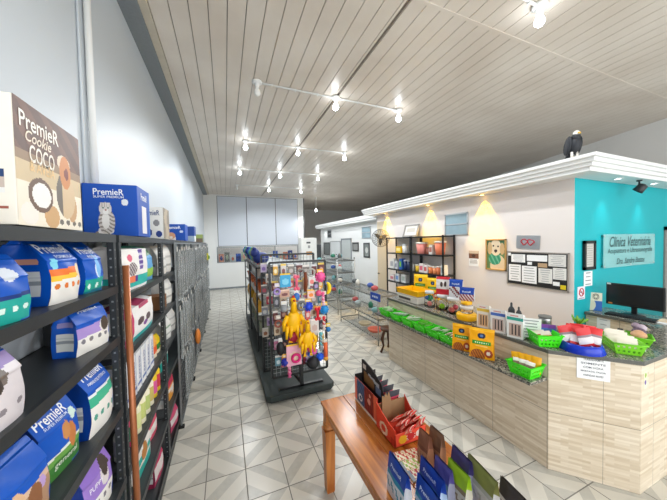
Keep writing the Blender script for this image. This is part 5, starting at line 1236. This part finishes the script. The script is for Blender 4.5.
t = thing('pet_dish', 'cream dish on the bottom of the low chrome rack behind the coral one', 'dish', (3.0, 5.5, .137))
MB().lathe([(.12, 0), (.13, .01), (.15, .06), (.14, .062), (.11, .02), (.01, .018)], (0, 0, 0), '#cfc0a0', 24).build('bowl', t)
m = MB().box((0, 0, 0), (.01, .36, .15), '#1746a8').raster((-.0055, .18, -.075), -Y1, Z1, .36, .15, 18, 8, lambda u, v: '#d8e0ee' if .4 < v < .62 and .2 < u < .8 and int(u*18) % 3 else None, .0006)
ob = m.build('price_plaque', None, (2.755, 4.36+.20, 1.0), 0); ob.rotation_euler = (.0, 0, .02); ob.location = (2.752, 4.6, .985); tag(ob, 'blue plaque with pale print on the low wire rack by the counter end', 'sign')
# carved stool behind the counter end
t = thing('wooden_stool', 'dark carved wooden stool just beyond the counter end', 'stool', (2.84, 4.27, 0))
MB().lathe([(.15, .40), (.16, .42), (.16, .44), (.15, .45)], (0, 0, 0), 'wood_dark', 20).build('seat', t)
for k in range(3):
    a = k*2*PI/3+PI; MB().tube([(math.cos(a)*.1, math.sin(a)*.1, .41), (math.cos(a)*.15, math.sin(a)*.15, .25), (math.cos(a)*.12, math.sin(a)*.12, .12), (math.cos(a)*.18, math.sin(a)*.18, .0)], [.022, .032, .016, .024], 'wood_dark', 10).build('leg', t)

# ---------------------------------------------------------------- wooden table and its goods
TZ = .75
t = thing('wooden_table', 'varnished orange brown wooden table in the foreground', 'table', (1.02, 1.37, 0))
m = MB()
for k in range(3): m.bb((-.31+k*.2067, -.74, TZ-.028), (-.31+(k+1)*.2067-.0015, .74, TZ), 'table_wood')
m.build('tabletop', t, bevel=.004)
for s in (-1, 1): MB().bb((s*.265-.011, -.66, TZ-.13), (s*.265+.011, .66, TZ-.03), 'table_leg_wood').build('apron', t)
for s in (-1, 1): MB().bb((-.25, s*.69-.011, TZ-.13), (.25, s*.69+.011, TZ-.03), 'table_leg_wood').build('apron', t)
for sx in (-1, 1):
    for sy in (-1, 1):
        m = MB(); c = (sx*.262, sy*.688); w = .034
        m.bb((c[0]-w, c[1]-w, TZ-.16), (c[0]+w, c[1]+w, TZ-.028), 'table_leg_wood')
        prof = [(.030, .0), (.034, .02), (.043, .50), (.046, .535)]
        for (a, z0), (b_, z1) in zip(prof, prof[1:]):
            vs = [(c[0]+i*a, c[1]+j*a, z0) for i, j in ((-1, -1), (1, -1), (1, 1), (-1, 1))]+[(c[0]+i*b_, c[1]+j*b_, z1) for i, j in ((-1, -1), (1, -1), (1, 1), (-1, 1))]
            m.add(vs, [(3, 2, 1, 0), (4, 5, 6, 7)]+[(q, (q+1) % 4, 4+(q+1) % 4, 4+q) for q in range(4)], 'table_leg_wood')
        m.lathe([(.036, .535), (.047, .545), (.047, .56), (.035, .57), (.045, .58), (.045, .59)], (c[0], c[1], 0), 'table_leg_wood', 16)
        m.build('leg', t)
# blue/red display carton with handle window
t = thing('snack_display_carton', 'tall dark blue and red open carton of snack packs at far end of the table', 'display box', (1.09, 1.83, TZ+.001), 0)
w_, d_ = .20, .36
m = MB().bb((-w_/2, -d_/2, 0), (w_/2, d_/2, .004), 'kraft').bb((-w_/2, -d_/2, 0), (-w_/2+.004, d_/2, .2), '#b03326').bb((w_/2-.004, -d_/2, 0), (w_/2, d_/2, .15), '#2a2624')
m.bb((-w_/2, -d_/2, 0), (w_/2, -d_/2+.004, .16), '#d84a34').bb((-w_/2, d_/2-.004, 0), (w_/2, d_/2, .22), '#2a2624')
m.build('carton', t)
def blox(u, v):
    if v < .10: return '#e8d8c8'
    if u > .86: return '#e86a4a'
    if u > .46:
        return '#e0a08c' if circ(u, v, .66, .55, .07, .6) or circ(u, v, .7, .8, .04, .6) else ('#7d1f1c' if int(u*40+v*9) % 5 else '#a8302a')
    if u > .12: return '#dfe4ea' if (circ(u, v, .28, .35, .09, .6) and not circ(u, v, .28, .35, .05, .6)) else ('#2f4f78' if int(u*30+v*16) % 4 else '#4a6e9a')
    return '#e8786a'
MB().raster((-w_/2, d_/2, 0), -Y1, Z1, d_, .2, 54, 30, blox, .0012).raster((-w_/2, -d_/2, 0), X1, Z1, w_, .16, 20, 16, lambda u, v: '#e8e4e0' if .45 < v < .8 and u < .4 else '#2c4a80' if circ(u, v, .2, .6, .1) else None, .0012).build('printed_panel', t)
hm = MB().slab([(-.165, .0), (.165, .0), (.165, .22), (.15, .27), (.12, .28), (.0, .33), (-.13, .35), (-.165, .34)], (-.035, 0, .002), -Y1, Z1, .005, '#232020')
hm.raster((-.0402, .165, .0), -Y1, Z1, .33, .34, 44, 44, lambda u, v: ('#cfc9be' if .06 < u < .22 and .82 < v < .93 else '#8a6238' if .12 < u < .62 and .5 < v < .80-.15*u else '#b9bcc0' if .34 < u < .85 and .74-.1*u < v < .84-.12*u else '#6f7f9c' if .68 < u < .92 and .5 < v < .66 else None), .001)
hm.build('header_card', t)
for k in range(4):
    ob = sachet('#3a3c44', .13, .19, [(.35, .6, '#9aa6c0'), (.6, .72, '#c8425a')]).build('snack_pouch', None, (1.13, 1.71+k*.075, TZ+.03)); ob.rotation_euler = (.05, -.2, PI/2+.08*k)
    tag(ob, f'black and silver snack pouch in the dark carton, {ORD[k]} from the red box', 'pouch', 'pouches in the dark carton')
# orange-red open box of sachets
t = thing('sachet_display_box', 'bright orange red open display box full of sachets, middle of the table', 'display box', (1.105, 1.535, TZ+.001))
w_, d_, h_ = .25, .23, .105
m = MB().bb((-w_/2, -d_/2, 0), (w_/2, d_/2, .004), '#e2452e')
m.slab([(-d_/2, 0), (d_/2, 0), (d_/2, .18), (d_/2-.07, .15), (-d_/2+.06, .12), (-d_/2, .115)], (-w_/2, 0, 0), Y1, Z1, .004, '#e8482f')
m.slab([(-d_/2, 0), (d_/2, 0), (d_/2, .18), (d_/2-.07, .12), (-d_/2+.06, .07), (-d_/2, .07)], (w_/2-.004, 0, 0), Y1, Z1, .004, '#c23a26')
m.bb((-w_/2, -d_/2, 0), (w_/2, -d_/2+.004, .085), '#ea5038'); m.bb((-w_/2, d_/2-.004, 0), (w_/2, d_/2, .16), 'kraft')
m.build('carton', t)
r = MB().raster((-w_/2-.001, d_/2, 0), -Y1, Z1, d_, .1, 30, 14, lambda u, v: '#f3c9a8' if circ(u, v, .42, .5, .22, .55) and not circ(u, v, .42, .5, .12, .5) else ('#c83020' if u > .8 and v < .5 else None), .0008)
r.raster((-w_/2, -d_/2-.001, 0), X1, Z1, w_, .085, 36, 16, lambda u, v: '#f0b52a' if circ(u, v, .24, .5, .13, .4) else ('#c42a2e' if circ(u, v, .5, .55, .13, .45) else ('#e9dcd0' if circ(u, v, .5, .55, .15, .5) or circ(u, v, .76, .6, .1, .4) else None)), .0008)
r.build('printed_panel', t)
hm = MB().slab([(-.075, .06), (.0, .06), (.0, .20), (-.018, .25), (-.03, .22), (-.042, .25), (-.055, .22), (-.075, .235)], (-.02, d_/2-.03, 0), X1, Z1, .004, 'kraft'); hm.build('cut_out_flap', t)
sp = [((1.06+.10*(k % 2)+.02, 1.455+.022*k, TZ+.05), (.1, -.75+random.uniform(-.15, .15), PI/2+.5+random.uniform(-.3, .3))) for k in range(8)]
place_sachets(sp, '#d8332c', .09, .10, [(.3, .6, '#e6a08c'), (.75, .9, '#f0c8b8')], 'sachet', lambda q: 'red sachet packed in the orange display box on the table', 'sachet', 'red sachets in the orange box')
# flat sachets lying on the table
for k, (x, y, rz, c1, c2) in enumerate(((1.01, 1.345, -.15, '#e9dfc2', '#c8463a'), (1.015, 1.27, -.12, '#e4d8b4', '#9ab84a'), (1.02, 1.20, -.1, '#e8dcc8', '#c83a4a'))):
    m = MB().raster((-.09, -.035, .004), X1, Y1, .18, .07, 26, 8, lambda u, v: ('#8a94a4' if u < .12 else c2 if (int(u*14)+int(v*3)) % 3 == 0 else '#f0e6cc' if (int(u*26)+int(v*8)) % 4 else '#d8884a'), .0).box((0, 0, .0), (.18, .07, .007), c1)
    ob = m.build('sachet_strip', None, (x, y, TZ+.0045+k*.0002), rz); tag(ob, ['cream and red sachet strip lying flat next to the orange box', 'cream and green sachet strip lying flat, middle of three', 'cream and red sachet strip lying flat nearest the blue pouches'][k], 'sachet', 'flat sachets on the table')
# stand-up pouches at the near end
def pouch(label, x, y, rz, h, w, top, low, acc, lean=0):
    fr = lambda u, v: top if v > .62 else acc if v > .5 else (low if not (.2 < v < .4 and (u*11+v*9) % 3 < 1) else acc)
    bag('stand_up_pouch', label, w, .05, h, (x, y, TZ+.001), rz, fr, lambda u, v: top if v > .6 else low, 'pouch', 'stand-up pouches on the table', fold=.45, nu=16, nv=20, lines=[(BRAND, .5, .76, .6*w, .018, '#d8e2f2')] if top == '#123f9c' else [])
pouch('silver and blue stand-up pouch at the left table edge', .79, 1.115, PI-.08, .215, .17, '#123f9c', '#c9ccd2g', '#2a7f9c')
pouch('silver and blue stand-up pouch, right one of the blue three', .93, 1.03, PI-.06, .21, .165, '#123f9c', '#9fb6d0g', '#2a7f9c')
pouch('silver and blue stand-up pouch at front between the other two', .845, .955, PI-.06, .21, .165, '#123f9c', '#9fb0c8g', '#2a7f9c')
pouch('slim brown pouch nearest the orange box', 1.065, 1.235, PI, .215, .09, '#8a5a44', '#b07a5a', '#7a4a38')
pouch('second slim brown pouch, right of the one by the orange box', 1.135, 1.215, PI, .22, .10, '#7d5a44', '#a37252', '#6f4a38')
pouch('purple topped pouch between blue and green pouches', 1.005, 1.03, PI-.05, .21, .11, '#4f4a8a', '#8a8fa4', '#5a7a90')
pouch('lime green topped pouch at the near right of table', 1.055, .98, PI-.05, .21, .13, '#8fb51e', '#b7b6a8g', '#7a6a50')
pouch('dark violet pouch behind the lime green one', 1.13, 1.03, PI-.1, .22, .13, '#3c3672', '#8f90b4g', '#6a6aa0')
pouch('large silver pouch with olive print at the near right table corner', 1.155, .93, PI-.15, .215, .18, '#7c8048', '#c3c5c6g', '#a4a6a4')
pouch('dark grey pouch at the very front right of the table', 1.20, .80, PI-.15, .2, .14, '#3a3432', '#6a625c', '#d8d2c8')
# ---------------------------------------------------------------- far end: tall white cabinet, dark locker, store room goods
t = thing('white_cabinet', 'tall white cabinet with small labels near the far end', 'cabinet', (3.345, 11.0, 0))
MB().bb((-.345, 0, 0), (.345, .5, 2.3), 'plastic_white').build('body', t, bevel=.006)
dr = MB().bb((-.33, -.02, .05), (.33, 0, 2.28), 'plastic_white').build('door', t, bevel=.004)
MB().bb((.27, -.04, 1.0), (.29, -.02, 1.3), 'grey_strip').build('handle', dr)
MB().bb((-.12, -.023, 2.06), (.06, -.0205, 2.13), '#4a4c4c').build('sticker', dr); MB().bb((-.06, -.023, 1.86), (.04, -.0205, 1.98), '#9a9a98').build('sticker', dr); MB().bb((-.14, -.023, 1.56), (.12, -.0205, 1.72), '#c08a4a').build('sticker', dr)
t = thing('dark_locker', 'dark grey locker beside the white cabinet at the far end', 'cabinet', (4.1, 12.3, 0))
MB().bb((-.2, 0, 0), (.25, .4, 2.0), '#5a5c5e').build('body', t); MB().bb((-.19, -.012, .05), (.24, 0, 1.96), '#4c4e50').build('door', t)
t = thing('storage_shelf', 'shelf of colourful goods seen through the long interior window', 'shelf', (1.5, 14.1, 0))
MB().bb((-2.1, -.2, 1.16), (2.1, .2, 1.2), 'plaster').build('shelf_board', t)
for x in (-2.05, 0, 2.05): MB().bb((x-.03, -.2, 0), (x+.03, .2, 1.16), 'plaster').build('leg', t)
SC = [('#3a4a8c', 'navy'), ('#d8a08a', 'salmon'), ('#8a8f8c', 'grey'), ('#c8d4d8', 'pale blue'), ('#2f55a8', 'blue'), ('#b8c8b0', 'sage'), ('#d0785a', 'terracotta')]
for k in range(16):
    c, nm = SC[k % 7]; c2 = SC[(k+3) % 7][0]
    bag('stock_bag', f'{nm} stock bag behind the interior window, {ORD[k]} from its left end', .24, .18, .36+.08*(k % 3), (-.45+k*.262, 14.1, 1.201), -PI/2, lambda u, v, c2=c2, c=c: c2 if circ(u, v, .5, .5, .25, 1) else c, lambda u, v, c=c: c, 'bag', 'stock bags in the store room', nu=8, nv=8)
L = bpy.data.lights.new('store_light', 'POINT'); L.energy = 35; L.shadow_soft_size = .1
lo = bpy.data.objects.new('store_light', L); C.objects.link(lo); lo.location = (1.5, 13.9, 3.4)
